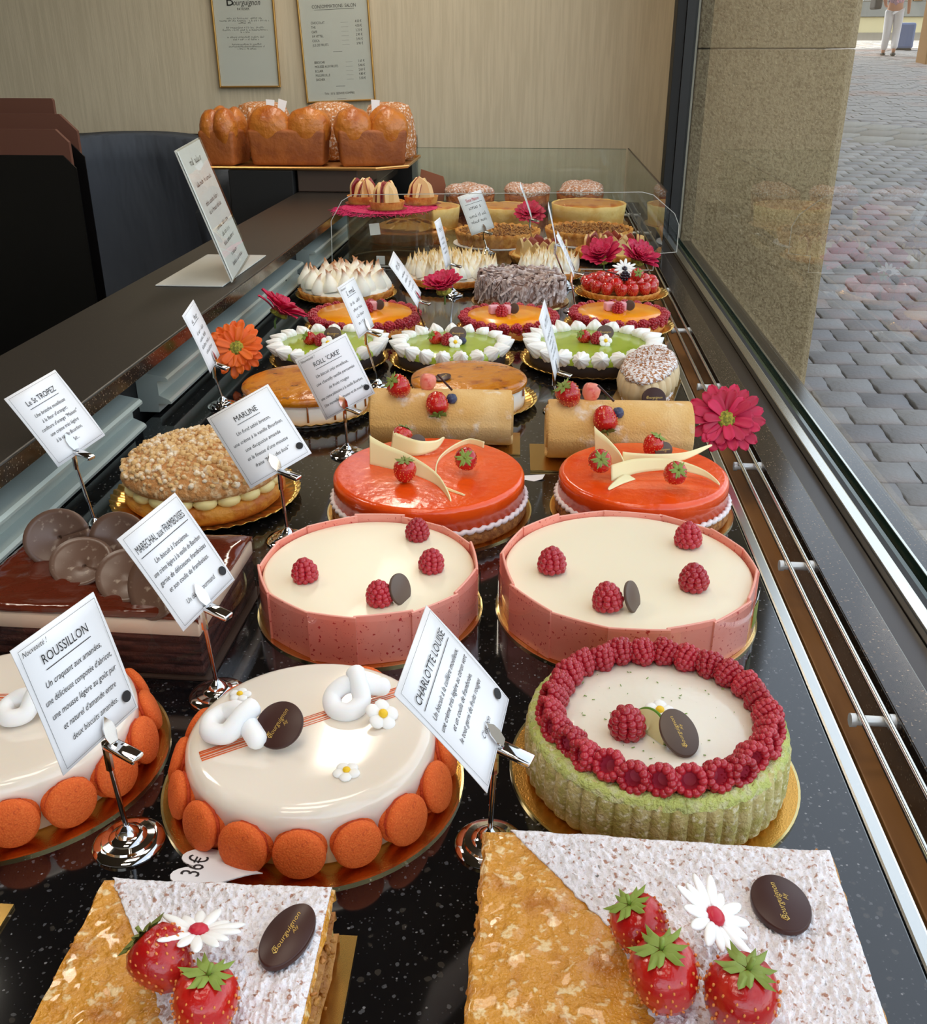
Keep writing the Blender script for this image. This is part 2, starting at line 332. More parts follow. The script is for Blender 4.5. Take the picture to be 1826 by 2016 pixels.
mat('gerbera_eye', (176, 168, 60), .8, var=((110, 110, 30), 300, .4, .6), bump=(500, .002)); mat('stem_green', (84, 110, 44), .5)
mat('paver', (152, 149, 146), .8, rand=((122, 120, 122), .9), var=((152, 134, 126), 1.3, .5, .7), bump=(60, .004)); mat('paver_joint', (70, 66, 60), .95); mat('kerb_light', (146, 142, 134), .8, bump=(40, .004), rand=((128, 122, 114), .8))
mat('skin', (190, 138, 110), .5, sss=.1); mat('trousers', (222, 220, 224), .8); mat('blouse', (170, 140, 160), .8, dots=((90, 60, 96), 26, .32), var=((226, 170, 190), 12, .5, .6)); mat('bag_dark', (58, 54, 58), .6); mat('bag_pink', (240, 150, 170), .7); mat('shoe', (40, 34, 34), .5); mat('hair', (120, 96, 76), .7)
mat('blue_case', (96, 112, 150), .5); mat('far_wall', (240, 224, 176), .9); mat('far_white', (238, 236, 230), .8); mat('far_grey', (150, 150, 144), .8); mat('timber', (150, 112, 66), .8)
glass('far_glass', (200, 206, 206), 1.5)

# ---------------------------------------------------------------- the room and the street
S('floor', boxm((-4, -1.2, -.95), (.30, 3.64, -.9)), 'floor_dark')
S('wall_back', boxm((-4.1, 3.65, -.9), (.44, 3.8, 1.75)), 'wallpaper')
S('wall_left', boxm((-4.1, -1.2, -.9), (-4.0, 3.65, 1.75)), 'wallpaper')
S('ceiling', boxm((-4.1, -1.2, 1.75), (.445, 3.36, 1.85)), 'ceiling')
S('wall_light_blocker', boxm((-4.1, -1.35, -.9), (-.75, -1.21, 1.75)), 'wallpaper'); S('trim_light_blocker', boxm((-.749, -1.35, 1.10), (.445, -1.21, 1.75)), 'wallpaper')  # front wall and lintel added out of view to cut daylight from behind
S('trim_1', boxm((-3.99, 3.62, -.9), (-.44, 3.649, .2), .003), 'wainscot')
wf = S('wall_facade', boxm((-8, 3.85, -1.2), (.60, 22.6, 14)), 'facade')
O('upper_floor', boxm((-8, -1.2, 1.87), (.44, 3.84, 14)), 'facade', wf)
wr = bpy.data.objects.new('wall_right', None); col.objects.link(wr); wr['kind'] = 'structure'; wr.location = (.70, 3.6, -.95)
for z0, z1 in ((-1.0, .4685), (.4715, 1.3), (1.303, 1.86)):
    g = G().prism([(.465, 3.370), (.920, 3.370), (.945, 3.395), (.945, 3.84), (.465, 3.84)], z0, z1)
    O('stone_block', bevel(g.mesh('stone_block'), .003, 1, sharp=14), 'stone', wr, (-.70, -3.6, .95))
S('wall_side', boxm((.445, 3.366, -.9), (.462, 3.65, 1.75)), 'wallpaper')

lg = mat('lamp_glow', (255, 240, 214), .5); lg.node_tree.nodes['Principled BSDF'].inputs['Emission Color'].default_value = (1, .9, .76, 1); lg.node_tree.nodes['Principled BSDF'].inputs['Emission Strength'].default_value = 2
# unseen lamps over the counter; the shop-side one added to brighten the back wall
for (lx, ly), lb in zip(UNSEEN_LAMPS + [(-1.5, 1.4)], ('unseen rectangular ceiling lamp nearest the front of the counter', 'unseen rectangular ceiling lamp above the millefeuilles', 'unseen rectangular ceiling lamp above the orange glazed cakes', 'added fill lamp over the shop side brightening the back wall')):
    t = T('unseen_lamp', lb, 'lamp', (lx, ly, 1.55), group='unseen lamps')
    O('housing', boxm((-.3, -.18, .0), (.3, .18, .2), .004), 'frame_black', t); O('diffuser', boxm((-.26, -.16, -.006), (.26, .16, -.001)), 'lamp_glow', t)

t = T('unseen_lamp', 'added strip of fill light hanging above the service ledge', 'lamp', (-.5, 2.75, 1.435)); O('housing', boxm((-.1, -.68, .0), (.1, .68, .05), .004), 'frame_black', t); O('diffuser', boxm((-.08, -.66, -.0045), (.08, .66, -.001)), 'lamp_glow', t); O('hanger', boxm((-.01, -.5, .05), (.01, .5, .315)), 'frame_black', t)  # unseen strip, added to brighten the far cakes and back wall

# window on the right
t = bpy.data.objects.new('window_1', None); col.objects.link(t); t['kind'] = 'structure'; t.location = (.35, 1.4, 0)
def wpart(name, a, b, m, bev=.001): return O(name, boxm(a, b, bev), m, t, (-.35, -1.4, 0))
wpart('sill_frame', (.3135, -1.1, -.12), (.3945, 3.27, -.080), 'frame_brown')
wpart('inner_bar', (.3950, -1.1, -.12), (.4115, 3.27, -.068), 'steel', .002)
wpart('gasket', (.4120, -1.1, -.12), (.4195, 3.27, -.070), 'gasket', 0)
wpart('pane_edge', (.4200, -1.1, -.12), (.4355, 3.27, -.083), 'glass_edge', 0)
wpart('pane', (.4360, -1.1, -.10), (.4430, 3.275, 1.75), 'window_glass', 0)
wpart('outer_bar', (.4440, -1.1, -.12), (.4485, 3.27, -.078), 'steel', .0008)
wpart('mullion', (.3830, 3.280, -.12), (.4100, 3.365, 1.75), 'gasket')
wpart('mullion', (.4105, 3.276, -.12), (.4440, 3.365, 1.75), 'frame_black')
s = S('trim_2', boxm((.4490, -1.1, -.95), (.4850, 3.27, -.088), .002), 'granite_brown')

# the display counter
t = T('display_counter', 'long black speckled stone counter carrying all the cakes', 'counter', (-.1, 1.7, -.9))
def cpart(name, a, b, m, bev=.001, par=None): return O(name, boxm(a, b, bev), m, par or t, (.1, -1.7, .9))
cpart('stone_top', (-.525, -.1, -.03), (.2205, 3.5, 0), 'granite')
cpart('cabinet', (-.525, -.1, -.9), (.2205, 3.5, -.031), 'void_black')
cpart('edge_trim', (.2212, -.1, -.04), (.2325, 3.5, 0), 'steel', .002)
cpart('well_floor', (.2330, -.1, -.9), (.2795, 3.5, -.10), 'void_black')
cpart('wooden_strip', (.2600, -.1, -.1), (.2790, 3.5, -.05), 'wood_strip')
cpart('stone_ledge', (.2800, -.1, -.9), (.3130, 3.5, 0), 'granite_brown')
cpart('end_rail', (.2330, 3.49, -.1), (.2795, 3.5, -.001), 'frame_brown')
for x in (.254, .273): O('rod', G().tube([(0, -.05, 0), (0, 3.48, 0)], .0026, 10).mesh('rod'), 'steel', t, (x + .1, -1.7, .9 - .0028))
sp = G().tube([(-.013, 0, 0), (.013, 0, 0)], .0042, 10).tube([(.0125, 0, 0), (.0165, 0, 0)], .0062, 10).tube([(-.0165, 0, 0), (-.0125, 0, 0)], .0055, 10).mesh('spacer')
mat('spacer_white', (225, 225, 222), .35, .4)
for y in (.36, .63, .88, 1.14, 1.46, 1.80, 2.14, 2.5, 2.9, 3.25): O('spacer', sp, 'spacer_white', t, (.2635 + .1, y - 1.7, .9 - .0080))

t = T('service_ledge', 'grey-brown stone ledge running along the shop side of the counter', 'ledge', (-.6, 1.9, -.9))
O('ledge_top', boxm((-.69, .2, .078), (-.502, 3.55, .1), .002), 'ledge_stone', t, (.6, -1.9, .9))
O('ledge_edge', boxm((-.5018, .2, .080), (-.4998, 3.55, .0985), 0), 'granite_brown', t, (.6, -1.9, .9))
O('back_panel', boxm((-.69, .2, -.9), (-.545, 3.55, .0775), 0), 'void_black', t, (.6, -1.9, .9))
prof = [(-.544, .062), (-.502, .054), (-.499, .051), (-.499, .048), (-.514, .048), (-.514, .028), (-.501, .022), (-.498, .019), (-.498, .016), (-.516, .016), (-.516, .004), (-.544, .004)]
for i, (y0, y1) in enumerate(((.35, 1.158), (1.25, 2.08), (2.2, 3.2))):
    g = G(); n = len(prof)
    g.add([(x, y0, z) for x, z in prof] + [(x, y1, z) for x, z in prof], [(k, (k+1) % n, n + (k+1) % n, n + k) for k in range(n)] + [tuple(range(n-1, -1, -1)), tuple(range(n, 2*n))])
    tr = tag(O('sliding_track', g.mesh('sliding_track', ang=20), 'alu'), ['grey aluminium track section beside the square chocolate cake', 'grey aluminium track section behind the orange gerbera', 'grey aluminium track section below the brioche tray'][i], 'track', 'aluminium tracks along the counter')
    if i < 2: O('slot_screw', G().tube([(0, 0, 0), (.002, 0, 0)], .005, 12).mesh('slot_screw'), 'gasket', tr, (-.5155, y1 - .1 if i else y0 + .15, .038))

# clear panes at the far end of the counter
p_ = tag(O('glass_panel', boxm((-.44, 3.478, .001), (.276, 3.484, .17), .0006), 'pane'), 'upright clear glass panel behind the sugared brioches at the counter end', 'glass panel')
O('panel_edge', boxm((-.44, 3.4782, .1702), (.276, 3.4838, .1712), 0), 'glass_edge', p_)
p_ = tag(O('glass_panel', boxm((.2815, 2.34, .001), (.2855, 3.486, .17), .0006), 'acrylic'), 'long low glass panel standing along the far rods by the window', 'glass panel')
O('panel_edge', boxm((.2815, 2.34, .1702), (.2855, 3.486, .1725), 0), 'frame_brown', p_)
pts = [(-.485, .003), (.262, .003), (.262, .04), (.312, .045), (.312, .105), (.30, .13), (.25, .17), (.225, .176), (-.43, .164), (-.455, .15), (-.482, .105)]
def outline(pts, d, z0, z1):
    c = (sum(p[0] for p in pts) / len(pts), sum(p[1] for p in pts) / len(pts))
    q = [(c[0] + (x - c[0]) * (1 - d / abs(x - c[0] + 1e-9 if abs(x-c[0]) > .05 else .4)), c[1] + (y - c[1]) * (1 - d / .08)) for x, y in pts]
    n = len(pts); g = G()
    g.add([(x, y, z) for z in (z0, z1) for x, y in pts] + [(x, y, z) for z in (z0, z1) for x, y in q],
          [(i, (i+1) % n, n + (i+1) % n, n + i) for i in range(n)] + [(2*n + (i+1) % n, 2*n + i, 3*n + i, 3*n + (i+1) % n) for i in range(n)] +
          [(n + i, n + (i+1) % n, 3*n + (i+1) % n, 3*n + i) for i in range(n)] + [((i+1) % n, i, 2*n + i, 2*n + (i+1) % n) for i in range(n)])
    return g
mxp = Matrix(((1,0,0,0), (0,0,-1,2.303), (0,1,0,0), (0,0,0,1)))
p_ = tag(O('acrylic_divider', G().prism(pts, -.0015, .0015).mesh('acrylic_divider', ang=20), 'acrylic', mx=mxp), 'clear acrylic divider with rounded corners standing across the counter', 'divider')
O('polished_edge', outline(pts, .0012, -.0017, .0017).mesh('polished_edge', ang=20), 'acrylic_edge', p_)

# street: sloping up away from the shop
SL = .0657
def gz(y): return -.93 + SL * y
st = bpy.data.objects.new('floor_street', G().add([(.38, -3, gz(-3) - .03), (40, -3, gz(-3) - .03), (40, 60, gz(60) - .03), (-30, 60, gz(60) - .03), (-30, 23, gz(23) - .03), (.38, 23, gz(23) - .03)], [(0, 1, 2, 3, 4, 5)]).mesh('street'))
col.objects.link(st); st['kind'] = 'structure'; st.data.materials.append(MAT['paver_joint'])
PW, PD = .172, .150
pav = G()
zig = [(-.5, -.5), (-.18, -.48), (.12, -.515), (.5, -.5), (.48, -.15), (.515, .15), (.5, .5), (.18, .48), (-.12, .515), (-.5, .5), (-.52, .15), (-.485, -.15)]
zz = [(x * (PW - .005), y * (PD - .005)) for x, y in zig]
pm = bevel(pav.prism(zz, -.04, 0).mesh('paver'), .004, 1)
cells = []
row = 0; y = 1.0
while y < 26:
    x0 = max(.50, .23 * y) if y < 3.9 else max(.9, .24 * y - .1)
    x1 = .43 * y + .5 if y > 15 else .85 * y + 1.5
    k = math.floor(x0 / PW)
    while k * PW < x1:
        cells.append((k * PW + (PW / 2 if row % 2 else 0) + rnd.uniform(-.004, .004), y)); k += 1
    y += PD; row += 1
GUT = lambda x: 13.6 - .95 * x            # light gutter strip crossing the street
cells = [c for c in cells if abs(c[1] - GUT(c[0])) > .55]
cells.sort(key=lambda c: c[1])
def vis(c):
    # keep the pavers a viewer at the counter can see past the window edge and the stone pier as single parts
    return c[1] > 2.1 and c[0] > .272 * c[1] + .02 and c[0] < .40 * c[1] + .1
near = [c for c in cells if vis(c)][:300]
ns = set(near)
for x, y in near:
    O('paver', pm, 'paver', st, (x, y, gz(y) + rnd.uniform(-.004, .003)), (math.atan(SL) + rnd.uniform(-.008, .008), rnd.uniform(-.01, .01), rnd.uniform(-.02, .02)))
rest = G()
for x, y in cells:
    if (x, y) in ns: continue
    rest.prism(zz, -.03, 0, MX((x, y, gz(y) + rnd.uniform(-.004, .003)), (math.atan(SL), 0, 0)))
ro = O('paving', rest.mesh('paving', ang=30), 'paver', st); ro['kind'] = 'stuff'
gm = bevel(G().box((-.15, -.2, -.05), (.15, .2, 0)).mesh('gutter_slab'), .01, 1)
ga = math.atan(-.95)
for r_ in (-1, 0, 1):
    for i in range(24):
        s_ = i * .34 + (0.15 if r_ else 0); x = 2.0 + s_ * math.cos(ga); y = GUT(2.0) + s_ * math.sin(ga)
        x -= math.sin(ga) * r_ * .42; y += math.cos(ga) * r_ * .42
        O('gutter_slab', gm, 'kerb_light', st, (x, y, gz(y) + .006), (math.atan(SL), 0, ga + rnd.uniform(-.02, .02)), (1.1, 1, 1))
# ---------------------------------------------------------------- small decorations, one mesh each, shared by all copies
def nz3(p, s, o=0): return noise.noise(Vector(p) * s + Vector((o, o * 1.7, o * .3)))
def rasp_mesh(name, sub, hollow=False):
    g = G(); rr = random.Random(3)
    rows = [(.0094, .004, 11), (.0099, .0075, 11), (.0092, .011, 10), (.0076, .0143, 8), (.0052, .0170, 6), (.0018, .0188, 3)]
    for k, (r, z, n) in enumerate(rows):
        for j in range(n):
            a = 2 * PI * (j + .5 * (k % 2)) / n + rr.uniform(-.06, .06)
            s = .0030 * rr.uniform(.92, 1.08)
            g.ico(s, sub, c=((r - .0014) * math.cos(a), (r - .0014) * math.sin(a), z + rr.uniform(-.0004, .0004)))
    if not hollow: g.lathe([(0, .002), (.007, .003), (.0078, .009), (.005, .015), (0, .0175)], 10)
    return g.mesh(name, ang=0)
RASP = rasp_mesh('raspberry', 2); RASP_LO = rasp_mesh('raspberry_small', 1); RASP_CUP = rasp_mesh('raspberry_cup', 2, True)
CUP_IN = G().lathe([(.0078, .0028), (.0066, .0035), (.0058, .008), (.004, .012), (0, .0135)], 14).mesh('cup_inside')
g = G(); sp = [(0, 0), (.003, .0004), (.0072, .003), (.0104, .0085), (.0118, .0145), (.0112, .0195), (.0085, .0232), (.004, .0246), (0, .0244)]
SEEDS = G(); rs_ = random.Random(8)
for k_ in range(1, 8):
    z_ = .0015 + k_ * .0026; r_ = [q for q in zip(sp, sp[1:]) if q[0][1] <= z_ <= q[1][1]][0]; f_ = (z_ - r_[0][1]) / (r_[1][1] - r_[0][1]); q_ = r_[0][0] + f_ * (r_[1][0] - r_[0][0]); n_ = max(4, int(q_ * 2 * PI / .0046))
    for j_ in range(n_):
        a_ = 2 * PI * (j_ + .5 * (k_ % 2)) / n_ + rs_.uniform(-.1, .1); SEEDS.ico(1, 1, Matrix.Translation((q_ * math.cos(a_), q_ * math.sin(a_), z_)) @ Matrix.Rotation(a_, 4, 'Z'), sc=(.00055, .0005, .0008))
SEEDS = SEEDS.mesh('seeds', ang=0)
STRAW = g.lathe(sp, 20, rad=lambda a, k: 1 + .04 * math.sin(2 * a + k) + .02 * math.sin(5 * a)).mesh('strawberry', ang=0)
def leaf_star(n, r, w, drop, name):
    g = G()
    for j in range(n):
        a = 2 * PI * j / n + .25 * (j % 2); rr = r * (1 if j % 2 else .82)
        c, s_ = math.cos(a), math.sin(a)
        def P(t, side, up): return (c * t * rr - s_ * side * w, s_ * t * rr + c * side * w, up)
        g.add([P(.05, 0, .0006), P(.35, 1, .0014), P(.35, -1, .0014), P(.7, .7, .0004), P(.7, -.7, .0004), P(1, 0, drop), P(.5, 0, .0022)],
              [(0, 2, 6), (0, 6, 1), (6, 2, 4), (6, 4, 5), (6, 5, 3), (6, 3, 1)])
    g.tube([(0, 0, 0), (.0008, 0, .005)], .0009, 6)
    return g.mesh(name, ang=0)
CALYX = leaf_star(11, .0112, .0017, .0016, 'calyx')
def strawberry(par, loc, rot, sc=1.0, cal=True, m='strawberry', name='strawberry'):
    o = O(name, STRAW, m, par, loc, rot, sc)
    if cal: O('calyx', CALYX, 'calyx', o, (0, 0, .0240))
    q = O('seeds', SEEDS, 'seed', o); q['kind'] = 'stuff'
    return o
def raspberry(par, loc, rot=(0, 0, 0), sc=1.0, lo=False): return O('raspberry', RASP_LO if lo else RASP, 'raspberry', par, loc, rot, sc)
BLUE = G().lathe([(0, 0), (.004, .0008), (.0064, .0045), (.0064, .0075), (.0045, .011), (.0026, .0118), (.002, .0108), (0, .0106)], 16).mesh('blueberry', ang=0)
g = G()
for k, (r, z, n) in enumerate([(.0055, .002, 8), (.0068, .006, 9), (.0058, .010, 8), (.003, .013, 5), (0, .0145, 1)]):
    for j in range(n): g.ico(.0024, 1, c=(r * math.cos(2*PI*(j+.5*k)/n), r * math.sin(2*PI*(j+.5*k)/n), z))
BLACKB = g.mesh('blackberry', ang=0)
MED = bevel(G().lathe([(0, 0), (.0165, 0), (.0165, .0032), (0, .0032)], 40).mesh('chocolate_medallion'), .0008, 2)
g = G(); vs, fs = text('Bourguignon', .0060, .0005, .001, shear=.35, xs=.82); g.add(vs, fs); vs, fs = text('Aly', .0042, .003, -.0042, shear=.4, xs=.8); g.add(vs, fs)
g.tube([(-.0115, -.001, 0), (-.0125, .0012, 0), (-.0108, .0042, 0), (-.0085, .0040, 0)], .00025, 5)
MEDTXT = g.mesh('lettering', smooth=False)
def medallion(par, loc, rot, sc=1.0, m='choc', txt=True, ov=.75, spin=0, name='chocolate_medallion'):
    o = O(name, MED, m, par, mx=Matrix.Translation(loc) @ Euler(rot).to_matrix().to_4x4() @ Matrix.Rotation(spin, 4, 'Z') @ Matrix.Diagonal((sc, sc * ov, sc, 1)))
    if txt: O('lettering', MEDTXT, 'choc_gold', o, (0, 0, .00335), (0, 0, 0), .84, label='golden script lettering')
    return o
g = G()
for j in range(5):
    a = 2 * PI * j / 5; g.ico(.0040, 2, c=(.0046 * math.cos(a), .0046 * math.sin(a), .0012), sc=(1, 1, .42))
g.ico(.003, 1, c=(0, 0, .0010), sc=(1, 1, .4)); FLW = g.mesh('sugar_flower', ang=0)
EYE = G().ico(.0024, 2, c=(0, 0, .0027), sc=(1, 1, .7)).mesh('flower_centre', ang=0)
def sugar_flower(par, loc, rot=(0, 0, 0), sc=1.0):
    o = O('sugar_flower', FLW, 'sugar_white', par, loc, rot, sc); O('flower_centre', EYE, 'yolk', o); return o
DP = G().ico(1, 2, c=(.012, 0, .001), sc=(.0085, .0029, .0013)).mesh('petal', ang=0)
DC = G().ico(.0048, 2, c=(0, 0, .002), sc=(1, 1, .65)).mesh('flower_centre', ang=0)
mat('sugar_red', (196, 24, 50), .4)
def sugar_daisy(par, loc, rot, sc=1.0, n=14, cm='sugar_red'):
    o = O('sugar_daisy', G().lathe([(0, 0), (.006, 0), (.006, .001), (0, .002)], 12).mesh('daisy_disc'), 'sugar_white', par, loc, rot, sc)
    for j in range(n): O('petal', DP, 'sugar_white', o, (0, 0, .0003 * (j % 2)), (0, -.10 + .05 * (j % 3), 2 * PI * j / n), (1 + .12 * math.sin(j * 2.3), 1, 1))
    O('flower_centre', DC, cm, o); return o
def board(par, r, fluted=False, rim=True):
    if not fluted:
        o = O('cake_board', G().lathe([(0, 0), (r, 0), (r, .0018), (0, .0018)], 72).mesh('cake_board', ang=30), 'gold', par)
        if rim: O('board_rim', G().lathe([(r - .0012, .0018), (r + .0004, .0019), (r + .0004, -.0), ], 72).mesh('board_rim'), 'gold_rim', o)
        return o
    n = 180; fl = lambda a, k: 1.0
    g = G(); r0 = r * .72
    pr = [(0, .0010), (r0, .0010), (r * .82, .0030), (r * .92, .0060), (r, .0100), (r * .995, .0092), (r * .92, .0050), (r * .82, .0020), (r0, .0002), (0, .0002)]
    g.lathe(pr, n, zf=lambda a, k: (.0011 * math.cos(45 * a) * (1 if 2 <= k <= 7 else 0)), rad=lambda a, k: 1 + (.012 * math.cos(22.5 * a) ** 2 if k in (4, 5) else 0))
    return O('gold_doily', g.mesh('gold_doily', ang=0), 'doily_gold', par)
def round_body(r, z0, z1, fil, n=72, wob=0, seed=0):
    pr = [(0, z0), (r, z0)]
    for k in range(7):
        a = k / 6 * PI / 2; pr.append((r - fil + fil * math.cos(a), z1 - fil + fil * math.sin(a)))
    pr += [(r * .6, z1 + .0003), (0, z1 + .0004)]
    return G().lathe(pr, n, rad=(lambda a, k: 1 + wob * nz3((math.cos(a), math.sin(a), k * .3), 3, seed)) if wob else None)

# ---------------------------------------------------------------- front row: two millefeuilles
def millefeuille(loc, rz, wd, dp, label, seed, sugar_edge, berries, daisy, med, board_rect):
    t = T('millefeuille', label, 'cake', (loc[0], loc[1], 0), rz, 'millefeuilles')
    rr = random.Random(seed)
    def layer(name, z0, z1, m, grow, amp, nx=44, ny=36):
        g = G(); W, D = wd + grow, dp + grow
        def top(u, v):
            x, y = (u - .5) * W, (v - .5) * D
            e = min(u, 1 - u, v, 1 - v)
            return (x + amp * 1.2 * nz3((x, y, z1), 90, seed) * (e < .02), y + amp * 1.2 * nz3((y, x, z1), 90, seed + 3) * (e < .02), z1 + amp * (nz3((x, y, 0), 60, seed) + .5 * nz3((x, y, 0), 150, seed)) - (.003 if e < .001 else 0))
        g.sheet(top, nx, ny, z1 - z0); return O(name, g.mesh(name, ang=60), m, t)
    if board_rect: O('cake_board', boxm(*board_rect), 'gold_plate', t)
    layer('puff_layer', .003, .011, 'puff', .006, .0012); layer('cream_layer', .012, .019, 'pastry_cream', .0, .0008); layer('jam_layer', .0192, .0205, 'jam', -.002, .0003)
    layer('puff_layer', .021, .028, 'puff', .005, .0012); layer('cream_layer', .029, .035, 'pastry_cream', .0, .0008); layer('glazed_layer', .036, .044, 'puff_glazed', .006, .0016, 90, 70)
    # icing sugar covers the part of the top right of a diagonal edge
    g = G(); W, D = wd + .003, dp + .003; NX, NY = 150, 110
    def edge(v):
        for (v0, x0), (v1, x1) in zip(sugar_edge, sugar_edge[1:]):
            if v0 <= v <= v1: return x0 + (x1 - x0) * (v - v0) / (v1 - v0)
        return sugar_edge[-1][1]
    def top(u, v):
        e = edge(v) + .012 * noise.noise(Vector((v * 40, seed, 0)))
        uu = e + (1 - e) * u; x, y = (uu - .5) * W, (v - .5) * D
        h = abs(nz3((x, y, 1), 230, seed)) * .0034 + abs(nz3((x, y, 2), 460, seed)) * .0026
        b = min(1, u * 14 + .15, (1 - u) * 20 + .2, v * 20 + .2, (1 - v) * 20 + .2)
        return (x, y, .0448 + .0012 * (nz3((x, y, 0), 60, seed)) + h * b)
    g.sheet(top, NX, NY, .0016); O('icing_sugar', g.mesh('icing_sugar', ang=0), 'icing_sugar', t)
    # flakes of pastry crumbling along the edges
    fl = G()
    for _ in range(260):
        s_ = rr.randrange(4); q = rr.uniform(-.5, .5); z = rr.uniform(.004, .043); d = rr.uniform(.0, .0035)
        x, y = [(q * wd, -dp / 2 - d), (q * wd, dp / 2 + d), (-wd / 2 - d, q * dp), (wd / 2 + d, q * dp)][s_]
        fl.ico(rr.uniform(.0010, .0024), 1, MX((x, y, z), (rr.random() * 3, rr.random() * 3, rr.random() * 3), (1.3, 1, .5)))
    o = O('pastry_flakes', fl.mesh('pastry_flakes', ang=0), 'puff', t); o['kind'] = 'stuff'
    for l, r_, s_ in berries: strawberry(t, l, r_, s_)
    sugar_daisy(t, *daisy); medallion(t, *med)
    return t
millefeuille((-.161, .312), R(1.5), .122, .142, 'smaller millefeuille at the lower left with two strawberries beside a white daisy', 5, [(0, .62), (.35, .52), (.52, .42), (.70, .28), (1, .04)],
             [((.008, -.004, .0600), (R(-20), R(-58), R(-8)), 1.22), ((.0185, -.0185, .046), (R(-14), R(8), 0), 1.28)],
             ((.0100, .0150, .0715), (R(-24), R(4), 0), 1.02), ((.0470, .0350, .0478), (0, 0, R(74)), 1.24, 'choc', True, .58), ((-.062, -.073, .0003), (.0735, .079, .0023)))
millefeuille((.0755, .356), R(-1.0), .190, .155, 'larger millefeuille at the lower right with three strawberries around a white daisy', 9, [(0, .47), (.15, .46), (.40, .42), (.60, .345), (1, .07)],
             [((-.0085, -.0020, .0475), (R(-8), R(-26), 0), 1.22), ((-.0035, -.0310, .0465), (R(-4), R(-10), 0), 1.40), ((.0245, -.0390, .0465), (R(-4), R(6), 0), 1.42)],
             ((.0190, .0020, .0690), (R(14), R(30), R(20)), 1.10, 14), ((.0600, .0330, .0478), (0, 0, R(97)), 1.16, 'choc', True, .78), ((-.099, -.08, .0003), (.099, .08, .0023)))
t = T('cake_slice', 'gold cake board corner with a pastry edge at the far left of the front row', 'cake', (-.345, .345, 0))
O('cake_board', boxm((-.055, -.055, .0003), (.052, .055, .0023)), 'gold_plate', t); O('pastry_block', bevel(boxm((-.05, -.05, .0024), (.034, .05, .04)), .003, 2), 'puff', t)

# ---------------------------------------------------------------- white glazed cakes with macarons
MAC = bevel(G().lathe([(0, 0), (.0148, 0), (.0163, .0018), (.0163, .0036), (.0145, .0062), (.010, .0078), (0, .0084)], 28).mesh('macaron'), .0004, 1)
MACF = G().lathe([(0, -.0012), (.0145, -.0012), (.0152, 0), (.0145, .0012), (0, .0012)], 28, rad=lambda a, k: 1 + .03 * math.sin(17 * a)).mesh('filling')
KNOT = G(); pk = []
for i in range(61):
    s_ = -1 + 2 * i / 60; a = s_ * 2.6
    pk.append((.026 * s_ * abs(s_) ** .5 * .9 - .012 * math.sin(2 * a) * (1 - abs(s_) ** 3), .0115 * math.sin(a) * (1.1 - abs(s_) * .55), .0085 + .0055 * math.cos(1.5 * a) * (1 - s_ * s_)))
KN = [(.021, -.011, .0068), (.009, -.002, .010), (-.003, .007, .0135), (-.014, .0085, .0095), (-.0195, 0, .0072), (-.0145, -.0095, .0072), (-.003, -.0085, .0085), (.003, .002, .0165), (.0075, .0115, .0190)]
pk = []
for i in range(61):
    k_ = i / 60 * (len(KN) - 1); j_ = min(int(k_), len(KN) - 2); f_ = k_ - j_; a_, b_, c_, d_ = (Vector(KN[max(0, min(len(KN) - 1, j_ + q_))]) for q_ in (-1, 0, 1, 2))
    pk.append(tuple(.5 * (2 * b_ + (c_ - a_) * f_ + (2 * a_ - 5 * b_ + 4 * c_ - d_) * f_ * f_ + (3 * b_ - a_ - 3 * c_ + d_) * f_ ** 3)))
KNOT.tube(pk, [.0066 * min(1, 1.5 * math.sqrt(max(.02, 1 - abs(-1 + 2 * i / 60) ** 6))) for i in range(61)], 12); KNOT = KNOT.mesh('marshmallow_knot', ang=0)
def roussillon(loc, label, n, ph, parts):
    t = T('glazed_cake', label, 'cake', (loc[0], loc[1], 0), 0, 'white glazed macaron cakes')
    board(t, .1018)
    O('glaze', round_body(.083, .003, .0435, .011, wob=.006).mesh('glaze', ang=0), 'white_glaze', t)
    for k in range(n):
        a = ph + 2 * PI * k / n; c, s_ = math.cos(a), math.sin(a)
        mx = Matrix.Translation((.0865 * c, .0865 * s_, .0182)) @ Matrix.Rotation(a, 4, 'Z') @ Matrix.Rotation(R(90 - 14 + rnd.uniform(-4, 4)), 4, 'Y') @ Matrix.Scale(rnd.uniform(.94, 1.02), 4)
        o = O('macaron', MAC, 'macaron', t, mx=mx @ Matrix.Translation((0, 0, .0012)))
        O('shell', MAC, 'macaron', o, (0, 0, -.0024), (PI, 0, 0)); O('filling', MACF, 'macaron_fill', o, (0, 0, -.0012))
    parts(t); return t
def stripes(t, ang, off, span):
    for k, d in enumerate((-.0042, -.0022, .0005, .0030, .0046)):
        wd = (.00028, .00022, .0007, .00028, .00022)[k]; half = math.sqrt(max(1e-6, .0735 ** 2 - (off + d) ** 2))
        a0, a1 = max(-half, span[0]), min(half, span[1])
        g = G().box((a0, off + d - wd, .0432), (a1, off + d + wd, .0442)); O('icing_stripe', g.mesh('icing_stripe'), 'stripe', t, (0, 0, 0), (0, 0, ang))
